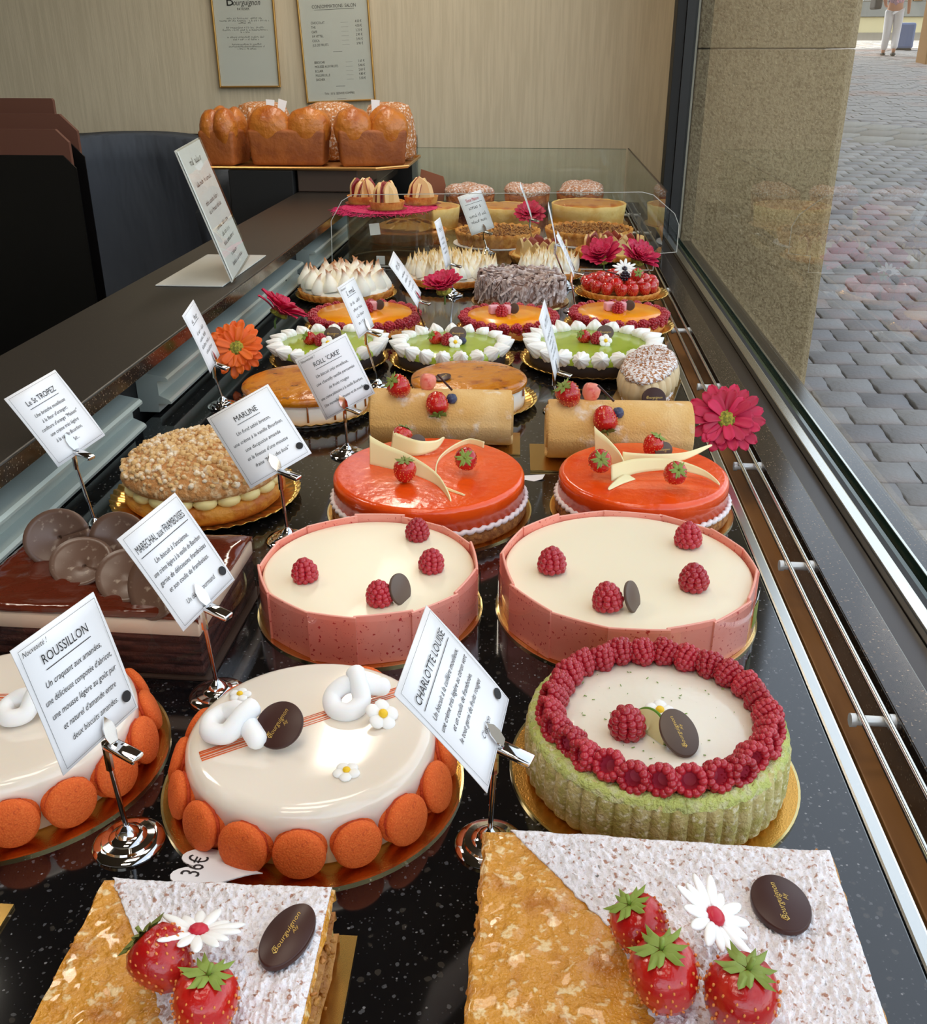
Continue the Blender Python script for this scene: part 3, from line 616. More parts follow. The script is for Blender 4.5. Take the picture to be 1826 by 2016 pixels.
def pc(t):
    stripes(t, R(34.5), .0065, (-.1, .1))
    O('marshmallow_knot', KNOT, 'marshmallow', t, (-.044, -.014, .0435), (0, 0, R(-14)), 1.05); O('marshmallow_knot', KNOT, 'marshmallow', t, (.026, .031, .0435), (R(8), R(-8), R(48)), 1.0)
    medallion(t, (-.0160, -.0160, .0555), (R(30), R(-14), R(10)), .98, 'choc', True, .98, R(50))
    sugar_flower(t, (-.057, .030, .0437), (0, 0, .3), .95); sugar_flower(t, (.0323, -.0445, .0437), (0, 0, 1), 1.05); sugar_flower(t, (.046, .010, .0475), (R(30), R(10), .6), 1.4)
roussillon((-.142, .524), 'white glazed cake with marshmallow knots and orange macarons in the front centre', 16, .12, pc)
def pl(t):
    stripes(t, R(6), .012, (-.1, .066))
    O('marshmallow_knot', KNOT, 'marshmallow', t, (.02, -.006, .0435), (0, 0, R(20)), .9)
roussillon((-.353, .528), 'white glazed cake with orange macarons cut off by the left edge', 16, .05, pl)

# heart shaped price tag
def heart(s):
    P = []
    for i in range(41):
        a = 2 * PI * i / 40 ; P.append((s * (16 * math.sin(a) ** 3) / 16, s * (13 * math.cos(a) - 5 * math.cos(2*a) - 2 * math.cos(3*a) - math.cos(4*a)) / 16))
    return P[:-1]
t = tag(O('heart_tag', G().prism([(x * .85, y * 1.12) for x, y in heart(.021)], 0, .0006).mesh('heart_tag', ang=20), 'paper', None, (-.183, .4275, .0105), (R(4), R(16), R(92)), 1.22), 'white heart-shaped price tag reading 36 euros beside the macarons', 'price tag')
g = G(); vs, fs = text('36€', .0135, 0, .004, shear=.1, xs=.9); g.add(vs, fs); O('lettering', g.mesh('lettering', smooth=False), 'ink', t, (0, .004, .0008), (0, 0, 0))

# ---------------------------------------------------------------- charlotte
t = T('charlotte_cake', 'pale green sponge cake crowned with a ring of raspberries', 'cake', (.0895, .552, 0))
board(t, .0985)
g = G(); pr = [(0, .002), (.085, .002), (.0878, .006), (.0884, .020), (.0874, .036), (.0855, .042), (.0825, .0445), (.076, .0430), (.071, .0415), (0, .0415)]
n = 480
g.lathe(pr, n, rad=lambda a, k: 1 + (.030 * (abs(math.sin(24 * a)) ** .6 - .6) if 1 <= k <= 4 else 0) + .010 * nz3((math.cos(a), math.sin(a), k * .25), 9), zf=lambda a, k: .0016 * nz3((math.cos(a) * 2, math.sin(a) * 2, k), 6) if 4 <= k <= 7 else 0)
O('sponge_wall', g.mesh('sponge_wall', ang=0), 'green_wall', t)
g = G().lathe([(.0872, .0385), (.0862, .0428), (.0825, .0452), (.0755, .0440), (.071, .0420)], n, rad=lambda a, k: 1 + .012 * nz3((math.cos(a), math.sin(a), k * .4), 14), zf=lambda a, k: .0016 * nz3((math.cos(a) * 3, math.sin(a) * 3, k), 7)); O('sponge_rim', g.mesh('sponge_rim', ang=0), 'green_sponge', t)
O('cream_top', G().lathe([(.073, .040), (.070, .0435), (.05, .0440), (0, .0442)], 64).mesh('cream_top', ang=0), 'lime_cream', t)
for k in range(27):
    a = 2 * PI * k / 27; rj = .0705 + rnd.uniform(-.002, .002)
    mx = Matrix.Translation((rj * math.cos(a), rj * math.sin(a), .0500)) @ Matrix.Rotation(a + PI / 2 + rnd.uniform(-.3, .3), 4, 'Z') @ Matrix.Rotation(R(-112 + rnd.uniform(-18, 18)), 4, 'X') @ Matrix.Rotation(R(rnd.uniform(-20, 20)), 4, 'Y') @ Matrix.Scale(.96, 4) @ Matrix.Translation((0, 0, -.010))
    o = O('raspberry', RASP_CUP, 'raspberry', t, mx=mx); O('hollow', CUP_IN, 'raspberry_in', o)
raspberry(t, (-.0205, -.018, .0435), (R(14), R(-10), 0), 1.12)
medallion(t, (.0100, -.0285, .0525), (R(30), R(14), R(-8)), 1.0, 'choc_dull', True, .72, R(128))
sugar_flower(t, (.002, .004, .0445), (R(10), 0, .2), 1.25)
def lime(u, v):
    a = PI * u; r_ = .0155 * v; return (r_ * math.cos(a), r_ * math.sin(a), .0008 * math.sin(a * 3))
o = O('lime_slice', G().sheet(lime, 20, 4, .0014).mesh('lime_slice'), 'lime_flesh', t, (-.0080, -.0190, .0450), (R(72), R(0), R(-52)))
O('lime_rind', G().tube([(.0157 * math.cos(PI * i / 20), .0157 * math.sin(PI * i / 20), -.0006) for i in range(21)], .0011, 8).mesh('lime_rind'), 'lime_skin', o)
g = G()
for _ in range(46):
    a, r_ = rnd.uniform(0, 2 * PI), .062 * math.sqrt(rnd.random()); g.tube([(r_ * math.cos(a), r_ * math.sin(a), .0445), (r_ * math.cos(a) + rnd.uniform(-.002, .002), r_ * math.sin(a) + rnd.uniform(-.002, .002), .0449)], .0003, 5)
o = O('lime_zest', g.mesh('lime_zest', ang=0), 'zest', t); o['kind'] = 'stuff'

# ---------------------------------------------------------------- cream cakes wrapped in pink panels
def cream_cake(loc, r, label, npan, ph, berries, disc, sticker, seed, rs):
    t = T('cream_cake', label, 'cake', (loc[0], loc[1], 0), 0, 'cream cakes wrapped in pink panels')
    board(t, r + .0040)
    O('cream_filling', round_body(r - .0030, .003, .0415, .003).mesh('cream_filling', ang=0), 'cream', t)
    rr = random.Random(seed); a = ph; k = 0
    spans = [rr.uniform(.8, 1.2) for _ in range(npan)]; tot = sum(spans)
    for k in range(npan):
        da = 2 * PI * spans[k] / tot; h = .0455 + rr.uniform(-.0010, .0026); ro = r + .0014 * (k % 2) - .0006
        def pan(u, v, a=a, da=da, h=h, ro=ro):
            aa = a + (da + .02) * u; q = ro / math.cos((u - .5) * da * .85) * math.cos(da * .425) * 1.010
            return (q * math.cos(aa), q * math.sin(aa), .002 + v * (h - .002))
        pn = O('pink_panel', G().sheet(pan, 8, 2, .0022).mesh('pink_panel', ang=30), 'pink_panel', t)
        O('panel_edge', G().sheet(lambda u, v: tuple(Vector(pan(u, 1)) * Vector((1 - v * .0021 / r, 1 - v * .0021 / r, 1)) + Vector((0, 0, .0002))), 8, 1, .0004).mesh('panel_edge') if False else G().tube([tuple(Vector(pan(i / 8, 1)) * (1 - .0011 / r) + Vector((0, 0, .00005))) for i in range(9)], .0011, 6).mesh('panel_edge'), 'panel_edge', pn); a += da
    O('acetate_film', G().lathe([(r + .0026, .002), (r + .0026, .0440)], 96).mesh('acetate_film', ang=0), 'film', t)
    for (x, y) in berries: raspberry(t, (x, y, .0405), (rr.uniform(-.15, .15), rr.uniform(-.15, .15), rr.uniform(0, 6)), rs)
    x, y = disc; medallion(t, (x + .0005, y - .001, .0505), Vector((.86, -.34, .40)).to_track_quat('Z', 'Y').to_euler(), .84, 'choc_dull', False, .95)
    if sticker:
        a = sticker
        o = O('round_sticker', G().sheet(lambda u, v: ((r + .0032) * math.cos(a + (u - .5) * .13), (r + .0032) * math.sin(a + (u - .5) * .13), .026 + (v - .5) * .020), 6, 4, .0004).mesh('round_sticker'), 'sticker', t)
    return t
cream_cake((.0860, .7710), .1110, 'larger cream cake in pink panels beside the window rods', 14, .3, [(-.0665, -.014), (.0585, .046), (.0530, -.034), (-.0205, -.0735)], (-.0035, -.067), -.42, 21, 1.16)
cream_cake((-.1410, .7560), .0960, 'smaller cream cake in pink panels behind the white macaron cake', 13, .9, [(-.0500, -.028), (.0350, .059), (.0545, -.003), (.0195, -.062)], (.0335, -.054), None, 33, 1.04)
# ---------------------------------------------------------------- orange glazed cakes
def orange_cake(loc, r, rb, label, berries, curls, disc):
    t = T('orange_cake', label, 'cake', (loc[0], loc[1], 0), 0, 'orange glazed cakes')
    board(t, rb)
    O('sponge_base', G().lathe([(0, .002), (r + .001, .002), (r + .003, .006), (r + .002, .0165), (0, .0165)], 96, rad=lambda a, k: 1 + .012 * nz3((math.cos(a), math.sin(a), k), 12)).mesh('sponge_base', ang=0), 'cake_sponge', t)
    path = []
    for i in range(241):
        a = 2 * PI * i / 240; path.append(((r + .0012 + .0011 * math.cos(60 * a)) * math.cos(a), (r + .0012 + .0011 * math.cos(60 * a)) * math.sin(a), .0182 + .0010 * math.sin(60 * a)))
    O('cream_rope', G().tube(path, .0028, 7, caps=False).mesh('cream_rope', ang=0), 'cream_rope', t)
    O('glaze', round_body(r, .0200, .0455, .006).mesh('glaze', ang=0), 'orange_glaze', t)
    for l, rt, s_ in berries: strawberry(t, l, rt, s_)
    for pts, w0, tw in curls:
        P = [Vector(p) for p in pts]
        def cv(u, v, P=P, w0=w0, tw=tw):
            k = u * (len(P) - 1); i = min(int(k), len(P) - 2); f = k - i
            pm, p0, p1, p2 = P[max(i-1, 0)], P[i], P[i+1], P[min(i+2, len(P)-1)]
            q = .5 * ((2 * p0) + (p1 - pm) * f + (2*pm - 5*p0 + 4*p1 - p2) * f * f + (3*p0 - pm - 3*p1 + p2) * f ** 3)
            wd = w0 * (1 - u) ** .8 + .0016; a = tw[0] + (tw[1] - tw[0]) * u
            d = Vector((math.cos(a) * math.cos(tw[2]), math.cos(a) * math.sin(tw[2]), math.sin(a)))
            return q + d * wd * (v - .12)
        O('white_chocolate_curl', G().sheet(cv, 28, 5, .0012).mesh('white_chocolate_curl', ang=0), 'white_choc', t)
    if disc: medallion(t, *disc)
    return t
Z = .0462
orange_cake((-.111, .970), .1030, .1110, 'larger orange glazed cake behind the smaller pink-panelled cream cake',
    [((-.0215, -.0345, Z), (R(4), R(-4), 1), 1.0), ((.0415, .0050, Z + .010), (R(62), 0, R(-4)), 1.04), ((-.0430, .0650, Z), (R(30), R(20), 2), .95)],
    [([(-.0665, .012, Z), (-.050, .004, Z), (-.018, -.012, Z), (.012, -.040, Z), (.030, -.080, Z)], .034, (R(78), R(60), R(90))),
     ([(-.050, .058, Z), (-.020, .040, Z + .002), (.002, .052, Z + .004), (.010, .075, Z + .008)], .022, (R(60), R(88), R(80))),
     ([(.056, .056, Z + .006), (.036, .072, Z + .004), (.014, .050, Z), (.006, .010, Z), (.014, -.040, Z), (.043, -.066, Z)], .006, (R(85), R(70), R(0)))],
    ((-.020, .063, Z + .008), (R(70), 0, R(20)), .55, 'choc_dull', False, .9))
orange_cake((.119, .985), .0905, .0985, 'smaller orange glazed cake in front of the right roll cake',
    [((-.0495, -.0085, Z + .010), (R(58), R(-4), R(6)), 1.05), ((.0235, -.0400, Z + .009), (R(48), 0, R(14)), 1.0), ((.0085, .0460, Z), (R(20), R(16), 1), .98)],
    [([(-.050, .030, Z), (-.036, .020, Z), (-.024, .008, Z), (-.019, -.006, Z)], .040, (R(80), R(70), R(120))),
     ([(-.022, .012, Z), (.010, .008, Z + .004), (.046, .018, Z + .008), (.078, .044, Z + .014)], .016, (R(75), R(60), R(90))),
     ([(-.036, -.030, Z), (-.010, -.018, Z + .006), (.028, -.012, Z + .008), (.058, -.022, Z + .006), (.074, -.038, Z + .002)], .018, (R(50), R(70), R(95))),
     ([(-.012, -.024, Z), (-.026, -.038, Z), (-.040, -.056, Z)], .012, (R(20), R(10), R(150)))],
    ((.0245, .0400, Z + .009), (R(70), 0, R(14)), .62, 'choc_dull', True, .9))

# ---------------------------------------------------------------- brioche filled with custard
t = T('filled_brioche', 'sugared crumble brioche filled with custard on a gold doily at the left', 'cake', (-.362, .978, 0))
board(t, .103, True)
O('brioche_base', G().lathe([(0, .0022), (.078, .0022), (.086, .010), (.087, .018), (.082, .024), (0, .024)], 72, rad=lambda a, k: 1 + .015 * nz3((math.cos(a), math.sin(a), k), 6)).mesh('brioche_base', ang=0), 'brioche_gold', t)
dm = G().ico(1, 2, sc=(.013, .010, .0075)).mesh('custard_dollop', ang=0)
for k in range(20):
    a = 2 * PI * k / 20; O('custard_dollop', dm, 'custard', t, (.078 * math.cos(a), .078 * math.sin(a), .0285), (0, 0, a + PI / 2))
def domez(r): return .034 + .030 * math.sqrt(max(0, 1 - (r / .0885) ** 2.4))
pr = [(0, .032), (.070, .0315), (.084, .0335), (.0880, .038), (.0870, .043)] + [(r_, domez(r_) + .004) for r_ in (.082, .075, .065, .052, .036, .018)] + [(0, .068)]
O('brioche_lid', G().lathe(pr, 72, rad=lambda a, k: 1 + .012 * nz3((math.cos(a), math.sin(a), k), 5)).mesh('brioche_lid', ang=0), 'brioche_top', t)
g = G()
for _ in range(900):
    r_ = .086 * math.sqrt(rnd.random()); a = rnd.uniform(0, 2 * PI); s_ = rnd.choice((.0026, .0034, .0034, .0048))
    g.ico(s_, 1, MX((r_ * math.cos(a), r_ * math.sin(a), domez(r_) + .0042 + rnd.uniform(-.001, .0014)), (rnd.random() * 6, rnd.random() * 6, 0), (1, rnd.uniform(.7, 1.1), rnd.uniform(.6, .9))))
o = O('sugar_crumble', g.mesh('sugar_crumble', ang=0), 'brioche_crumb', t); o['kind'] = 'stuff'

# ---------------------------------------------------------------- square chocolate cake
t = T('chocolate_cake', 'square chocolate cake with cream layer and chocolate petals at the left', 'cake', (-.352, .708, 0), R(-1))
wx, wy = .0985, .0715
O('cake_board', boxm((-wx - .004, -wy - .004, .0003), (wx + .006, wy + .004, .002)), 'box_brown', t)
for k, (z0, z1) in enumerate(((.0022, .0115), (.0122, .0215), (.0222, .0315), (.0322, .0385))): O('sponge_layer', bevel(boxm((-wx + .0004 * (k % 2), -wy, z0), (wx, wy, z1)), .001, 1), 'choc_sponge', t)
for k, z in enumerate((.0118, .0218, .0318)): O('syrup_line', boxm((-wx + .001, -wy + .001, z - .0006), (wx - .001, wy - .001, z + .0006)), 'choc_sponge', t)
O('cream_layer', bevel(boxm((-wx - .0004, -wy - .0004, .0388), (wx + .0004, wy + .0004, .0520)), .001, 1), 'choc_cream', t)
def gl(u, v):
    x, y = (u - .5) * 2 * (wx + .001), (v - .5) * 2 * (wy + .001); e = min(u, 1 - u, v, 1 - v)
    return (x, y, .0585 + .0022 * nz3((x, y, 0), 28, 2) + .0010 * nz3((x, y, 0), 75, 4) - .003 * max(0, 1 - e * 22) ** 2)
O('chocolate_glaze', G().sheet(gl, 60, 44, .0055).mesh('chocolate_glaze', ang=0), 'choc_glaze', t)
def shell(u, v):
    a = (u - .5) * PI * 1.0; r_ = .030 * v ** .7; x, y = r_ * math.sin(a * 1.9), r_ * math.cos(a * 1.9)
    return (x * .95, y + .012, .16 * (x * x + (y + .0) ** 2) / .030 * .9)
SH = G().sheet(lambda u, v: ((v * .029) * math.cos(2 * PI * u), .024 + (v * .025) * math.sin(2 * PI * u), 9.0 * ((v * .029 * math.cos(2 * PI * u)) ** 2 + (v * .025 * math.sin(2 * PI * u)) ** 2)), 32, 6, .0016).mesh('chocolate_petal', ang=0)
for (x, y, rx, ry, rz) in ((-.046, .012, 66, -14, 14), (-.030, -.028, 26, 8, -24), (-.004, .010, 62, 16, -14), (.016, -.046, 28, 12, -30), (.046, -.056, 50, 24, -44)):
    O('chocolate_petal', SH, 'choc_petal', t, (x, y, .052), (R(rx), R(ry), R(rz)))
O('acetate_film', G().lathe([(1, .002), (1, .062)], 4, mx=Matrix.Diagonal((1, 1, 1, 1)) @ MX((0, 0, 0), (0, 0, 0), (1, 1, 1))).mesh('x') if False else G().add([(-wx-.002,-wy-.002,.0022),(wx+.002,-wy-.002,.0022),(wx+.002,wy+.002,.0022),(-wx-.002,wy+.002,.0022),(-wx-.002,-wy-.002,.060),(wx+.002,-wy-.002,.060),(wx+.002,wy+.002,.060),(-wx-.002,wy+.002,.060)], [(0,1,5,4),(1,2,6,5),(2,3,7,6),(3,0,4,7)]).mesh('acetate_film'), 'film', t)

# ---------------------------------------------------------------- roll cakes
def roll_cake(x0, x1, yc, r, label, seed, berries, bd):
    t = T('roll_cake', label, 'cake', ((x0 + x1) / 2, yc, 0), R(1.5), 'roll cakes')
    L_ = (x1 - x0) / 2
    O('cake_board', boxm(*bd), 'gold_plate', t)
    n = 56; g = G(); vs = []; fs = []; NL = 10
    def ring(x, q): return [(x, r * q * math.sin(2*PI*j/n) * (1.06 if math.cos(2*PI*j/n) < 0 else 1), max(.0026, r * 1.0 - r * q * math.cos(2*PI*j/n + PI) * 1.0 + .0026) if False else max(.0028, .0028 + r + r * q * math.cos(2*PI*j/n))) for j in range(n)]
    secs = [(-L_, .965)] + [(-L_ + 2 * L_ * i / NL, 1) for i in range(0, NL + 1)] + [(L_, .965)]
    secs[1] = (-L_ + .002, 1); secs[-2] = (L_ - .002, 1)
    for x, q in secs: vs += ring(x, q)
    for i in range(len(secs) - 1):
        for j in range(n): fs.append((i*n+j, i*n+(j+1) % n, (i+1)*n+(j+1) % n, (i+1)*n+j))
    g.add(vs, fs); O('sponge_roll', g.mesh('sponge_roll', ang=0), 'roll', t)
    for sx in (-1, 1):
        sp = []
        for i in range(90):
            a = i / 89 * 5.2 * PI; q = r * (.10 + .80 * i / 89); sp.append((sx * (L_ - .0008), q * math.sin(a), .0028 + r + q * math.cos(a)))
        O('sponge_spiral', G().tube(sp, .0034, 8).mesh('sponge_spiral', ang=0), 'roll', t)
        O('cream_end', G().lathe([(0, 0), (r * .955, 0), (r * .955, .001), (0, .001)], 40).mesh('cream_end'), 'cream_white', t, (sx * (L_ - .0026), 0, .0028 + r), (0, R(90), 0))
    zt = .0028 + 2 * r
    for kind, x, y, z, rot, s_ in berries:
        if kind == 's': strawberry(t, (x, y, zt + z), rot, s_)
        elif kind == 'h': O('strawberry_half', STRAW, 'strawberry_cut', t, (x, y, zt + z), rot, (s_, s_, s_))
        elif kind == 'b': O('blueberry', BLUE, 'blueberry', t, (x, y, zt + z), rot, s_)
        else: O('chocolate_stick', G().tube([(-.014, 0, 0), (.014, 0, 0)], .0014, 6).mesh('chocolate_stick'), 'choc', t, (x, y, zt + z), rot, s_)
    return t
roll_cake(-.203, -.0285, 1.168, .0345, 'tan roll cake behind the larger orange glazed cake', 1,
    [('s', -.043, -.010, -.001, (R(30), R(-40), 0), 1.2), ('h', -.020, .004, -.003, (R(-14), R(10), 0), .9), ('s', -.007, -.020, .004, (R(140), R(-14), 0), 1.2), ('b', .0135, -.026, -.009, (R(-30), 0, 0), 1.05), ('c', .004, -.006, .012, (0, R(32), R(-38)), 1)], ((-.085, -.036, .0004), (.099, .040, .0024)))
roll_cake(.0165, .188, 1.134, .0355, 'tan roll cake dusted with sugar beside the pink gerbera', 2,
    [('s', -.055, -.006, -.002, (R(20), R(-30), 0), 1.25), ('h', -.036, .008, -.004, (R(-14), R(10), 0), .95), ('s', -.022, -.022, .002, (R(148), R(-10), 0), 1.25), ('b', -.0045, -.030, -.011, (R(-30), 0, 0), 1.1), ('c', -.018, -.006, .012, (0, R(32), R(-38)), 1)], ((-.106, -.048, .0004), (.086, .040, .0024)))

# ---------------------------------------------------------------- oblong choux with praline cream
t = T('praline_choux', 'oblong sugared choux pastry filled with praline cream by the window rods', 'cake', (.163, 1.383, 0), R(-13))
O('cake_board', boxm((-.046, -.100, .0004), (.040, .090, .0024)), 'gold_plate', t)
def obl(rx, ry, z0, z1, seed, amp, m, name, flat=2.6):
    pr = [(0, z0), (.85, z0), (1, z0 + (z1 - z0) * .25), (.97, z0 + (z1 - z0) * .55), (.8, z0 + (z1 - z0) * .82), (.45, z1), (0, z1)]
    g = G().lathe(pr, 64, rad=lambda a, k: 1 + amp * nz3((math.cos(a), math.sin(a), k), 4, seed)); g.v = [Vector((v.x * rx, v.y * ry, v.z)) for v in g.v]
    return O(name, g.mesh(name, ang=0), m, t)
obl(.037, .092, .0026, .022, 3, .06, 'choux', 'choux_base')
pm2 = G().lathe([(0, 0), (.011, .001), (.0125, .010), (.010, .020), (.004, .025), (0, .026)], 20, rad=lambda a, k: 1 + .10 * math.cos(7 * a)).mesh('praline_swirl', ang=0)
for k in range(22):
    a = 2 * PI * k / 22; O('praline_swirl', pm2, 'praline', t, (.030 * math.cos(a), .084 * math.sin(a), .018), (0, 0, a), (1, 1, 1.25))
obl(.038, .092, .042, .060, 8, .09, 'choux', 'choux_lid')
g = G()
for _ in range(260):
    a, q = rnd.uniform(0, 2*PI), math.sqrt(rnd.random()); g.ico(rnd.uniform(.0016, .0034), 1, MX((.035 * q * math.cos(a), .089 * q * math.sin(a), .0605 - .012 * q ** 4), (rnd.random() * 3, rnd.random() * 3, 0), (1.3, .9, .5)))
o = O('chopped_almonds', g.mesh('chopped_almonds', ang=0), 'choux', t); o['kind'] = 'stuff'
medallion(t, (.020, -.099, .030), (R(62), 0, R(20)), 1.0, 'choc', True, .9)

# ---------------------------------------------------------------- caramelised custard cakes
def flan(loc, r, rb, label, seed, med):
    t = T('caramel_custard_cake', label, 'cake', (loc[0], loc[1], 0), seed, 'caramelised custard cakes'); board(t, rb, True)
    O('cream_side', G().lathe([(0, .0015), (r * .95, .0015), (r * .965, .012), (r * .95, .030), (0, .030)], 72, rad=lambda a, k: 1 + .012 * nz3((math.cos(a), math.sin(a), k), 5, seed)).mesh('cream_side', ang=0), 'cream_white', t)
    O('caramel_top', G().lathe([(r * .93, .0285), (r * .985, .0310), (r, .0350), (r * .985, .0385), (r * .9, .0415), (r * .6, .0435), (0, .0445)], 96, rad=lambda a, k: 1 + .01 * nz3((math.cos(a), math.sin(a), 0), 4, seed)).mesh('caramel_top', ang=0), 'brulee', t)
    g = G()
    for k in range(16):
        a = 2 * PI * k / 16 + rnd.uniform(-.1, .1); q = r * .972; l_ = rnd.uniform(.008, .026)
        O('caramel_drip', G().tube([(q * math.cos(a), q * math.sin(a), .032), (q * math.cos(a), q * math.sin(a), .032 - l_)], [.0011, .0016], 7).mesh('caramel_drip', ang=0), 'caramel_drip', t)
    if med: medallion(t, *med)
    return t
flan((-.318, 1.292), .0885, .0975, 'caramelised custard cake in front of the orange gerbera', 1, None)
flan((-.0935, 1.333), .0825, .0965, 'caramelised custard cake behind the larger roll cake with a chocolate disc', 4, ((.044, -.008, .0445), (R(2), R(8), R(10)), .80, 'choc', True, .85))

# ---------------------------------------------------------------- green cakes with piped meringue
KISS = G().lathe([(0, 0), (.0085, .0004), (.0122, .0045), (.0118, .010), (.0085, .0165), (.0045, .0225), (.0015, .027), (0, .0285)], 40, rad=lambda a, k: 1 + .18 * abs(math.cos(5 * a + .30 * k)) - .10).mesh('meringue_kiss', ang=0)
def green_cake(loc, r, rb, label, n, items):
    t = T('green_cake', label, 'cake', (loc[0], loc[1], 0), 0, 'green glazed meringue cakes'); board(t, rb, True)
    O('dark_base', G().lathe([(0, .0015), (r * .93, .0015), (r * .95, .020), (r * .9, .026), (0, .026)], 72).mesh('dark_base', ang=0), 'dark_base', t)
    O('green_glaze', G().lathe([(r * .93, .018), (r * .935, .030), (r * .91, .0325), (r * .5, .033), (0, .033)], 72).mesh('green_glaze', ang=0), 'green_glaze', t)
    for k in range(n):
        a = 2 * PI * k / n; mx = Matrix.Translation((r * .875 * math.cos(a), r * .875 * math.sin(a), .0305)) @ Matrix.Rotation(a, 4, 'Z') @ Matrix.Rotation(R(62 + rnd.uniform(-10, 10)), 4, 'Y') @ Matrix.Scale(rnd.uniform(.9, 1.05) * r / .094, 4) @ Matrix.Translation((0, 0, -.006))
        O('meringue_kiss', KISS, 'meringue', t, mx=mx)
    for it in items(t): pass
    return t
def gi(dx, dy, s_=1.0, black=False):
    def f(t):
        z = .0333
        yield strawberry(t, (dx, dy + .004, z), (R(30), R(-46), 0), .92)
        yield raspberry(t, (dx + .012, dy - .011, z), (R(10), 0, 0), .95)
        yield medallion(t, (dx + .026, dy + .014, z + .011), (R(64), 0, R(6)), .85, 'choc_dull', True, .85)
        yield sugar_flower(t, (dx + .0245, dy - .020, z + .006), (R(58), 0, .3), 1.35)
        yield O('blueberry', BLUE, 'blackberry' if black else 'blueberry', t, (dx + (.012 if black else .036), dy + (.016 if black else -.006), z), (0, 0, 0), .9)
    return f
green_cake((-.333, 1.520), .092, .095, 'green glazed cake with meringue ring next to the orange gerbera', 19, gi(-.020, -.006))
green_cake((-.135, 1.530), .092, .100, 'green glazed cake with meringue ring, middle one of the three', 19, gi(-.018, .002))
green_cake((.090, 1.548), .107, .115, 'green glazed cake with meringue ring beside the praline choux', 21, gi(-.006, .010, 1.1, True))

# ---------------------------------------------------------------- mango tarts ringed with raspberries
def mango_tart(loc, r, rb, label, n, off):
    t = T('mango_tart', label, 'tart', (loc[0], loc[1], 0), 0, 'mango tarts ringed with raspberries'); board(t, rb, True)
    O('tart_crust', G().lathe([(0, .0015), (r * .9, .0015), (r * .95, .010), (r * .96, .021), (0, .021)], 72, rad=lambda a, k: 1 + .008 * nz3((math.cos(a), math.sin(a), k), 6)).mesh('tart_crust', ang=0), 'tart_crust', t)
    O('mango_glaze', G().lathe([(r * .86, .020), (r * .86, .030), (r * .84, .033), (r * .4, .0345), (0, .035)], 72).mesh('mango_glaze', ang=0), 'mango', t)
    for k in range(n):
        a = 2 * PI * k / n; mx = Matrix.Translation((r * .93 * math.cos(a), r * .93 * math.sin(a), .0255)) @ Matrix.Rotation(a + PI / 2 + rnd.uniform(-.3, .3), 4, 'Z') @ Matrix.Rotation(R(-70 + rnd.uniform(-16, 16)), 4, 'X') @ Matrix.Scale(.98, 4) @ Matrix.Translation((0, 0, -.009))
        O('raspberry', RASP_LO, 'raspberry', t, mx=mx)
    x, y = off; z = .0350
    O('marshmallow_cube', bevel(boxm((-.009, -.009, 0), (.009, .009, .014)), .002, 2), 'pink_cube', t, (x - .012, y + .006, z), (0, 0, .3)); O('marshmallow_cube', bevel(boxm((-.009, -.009, 0), (.009, .009, .014)), .002, 2), 'pink_cube', t, (x + .010, y + .008, z), (0, 0, -.2))
    raspberry(t, (x + .002, y - .008, z), (R(24), 0, 0), 1.05, True); medallion(t, (x + .024, y + .002, z + .010), (R(74), 0, R(-40)), .66, 'choc_dull', False, .85)
    return t
mango_tart((-.310, 1.732), .100, .108, 'mango tart ringed with raspberries, behind the card on the left', 27, (.004, .002))
mango_tart((-.0507, 1.735), .087, .094, 'mango tart ringed with raspberries in front of the shaved chocolate cake', 23, (-.014, -.012))
mango_tart((.147, 1.775), .088, .099, 'mango tart ringed with raspberries in front of the strawberry tart', 23, (-.006, -.012))

# ---------------------------------------------------------------- meringue tarts
def peak(h, r, bend, seed, name):
    prof = [(1.0, 0), (1.04, .12), (.92, .28), (.66, .45), (.42, .6), (.26, .74), (.15, .86), (.06, .96), (0, 1)]
    g = G(); n = 14; off = len(g.v); vs = []; fs = []
    for k, (q, z) in enumerate(prof):
        b = bend * max(0, z - .45) ** 2
        for j in range(n):
            a = 2 * PI * j / n; rr = r * q * (1 + .10 * nz3((math.cos(a), math.sin(a), z * 2), 2, seed)); vs.append((rr * math.cos(a) + b * h, rr * math.sin(a) + b * .4 * h, z * h - max(0, z - .86) * abs(bend) * h * .5))
    for k in range(len(prof) - 1):
        for j in range(n): fs.append((k*n+j, k*n+(j+1) % n, (k+1)*n+(j+1) % n, (k+1)*n+j))
    return g.add(vs, fs).mesh(name, ang=0)
PK = [peak(.046, .0172, b, s_, 'meringue_peak') for b, s_ in ((.5, 1), (-.6, 2), (.9, 3))]
PS = [peak(.040, .0086, b, s_, 'meringue_peak') for b, s_ in ((.25, 4), (-.3, 5))]
def fluted(r, z1, n=36, depth=.02):
    return G().lathe([(0, .0015), (r * .90, .0015), (r * .985, z1 * .8), (r, z1), (r * .955, z1), (r * .93, z1 * .8), (0, z1 * .8)], n * 6, rad=lambda a, k: 1 + (depth * math.cos(n * a) if 1 <= k <= 4 else 0))
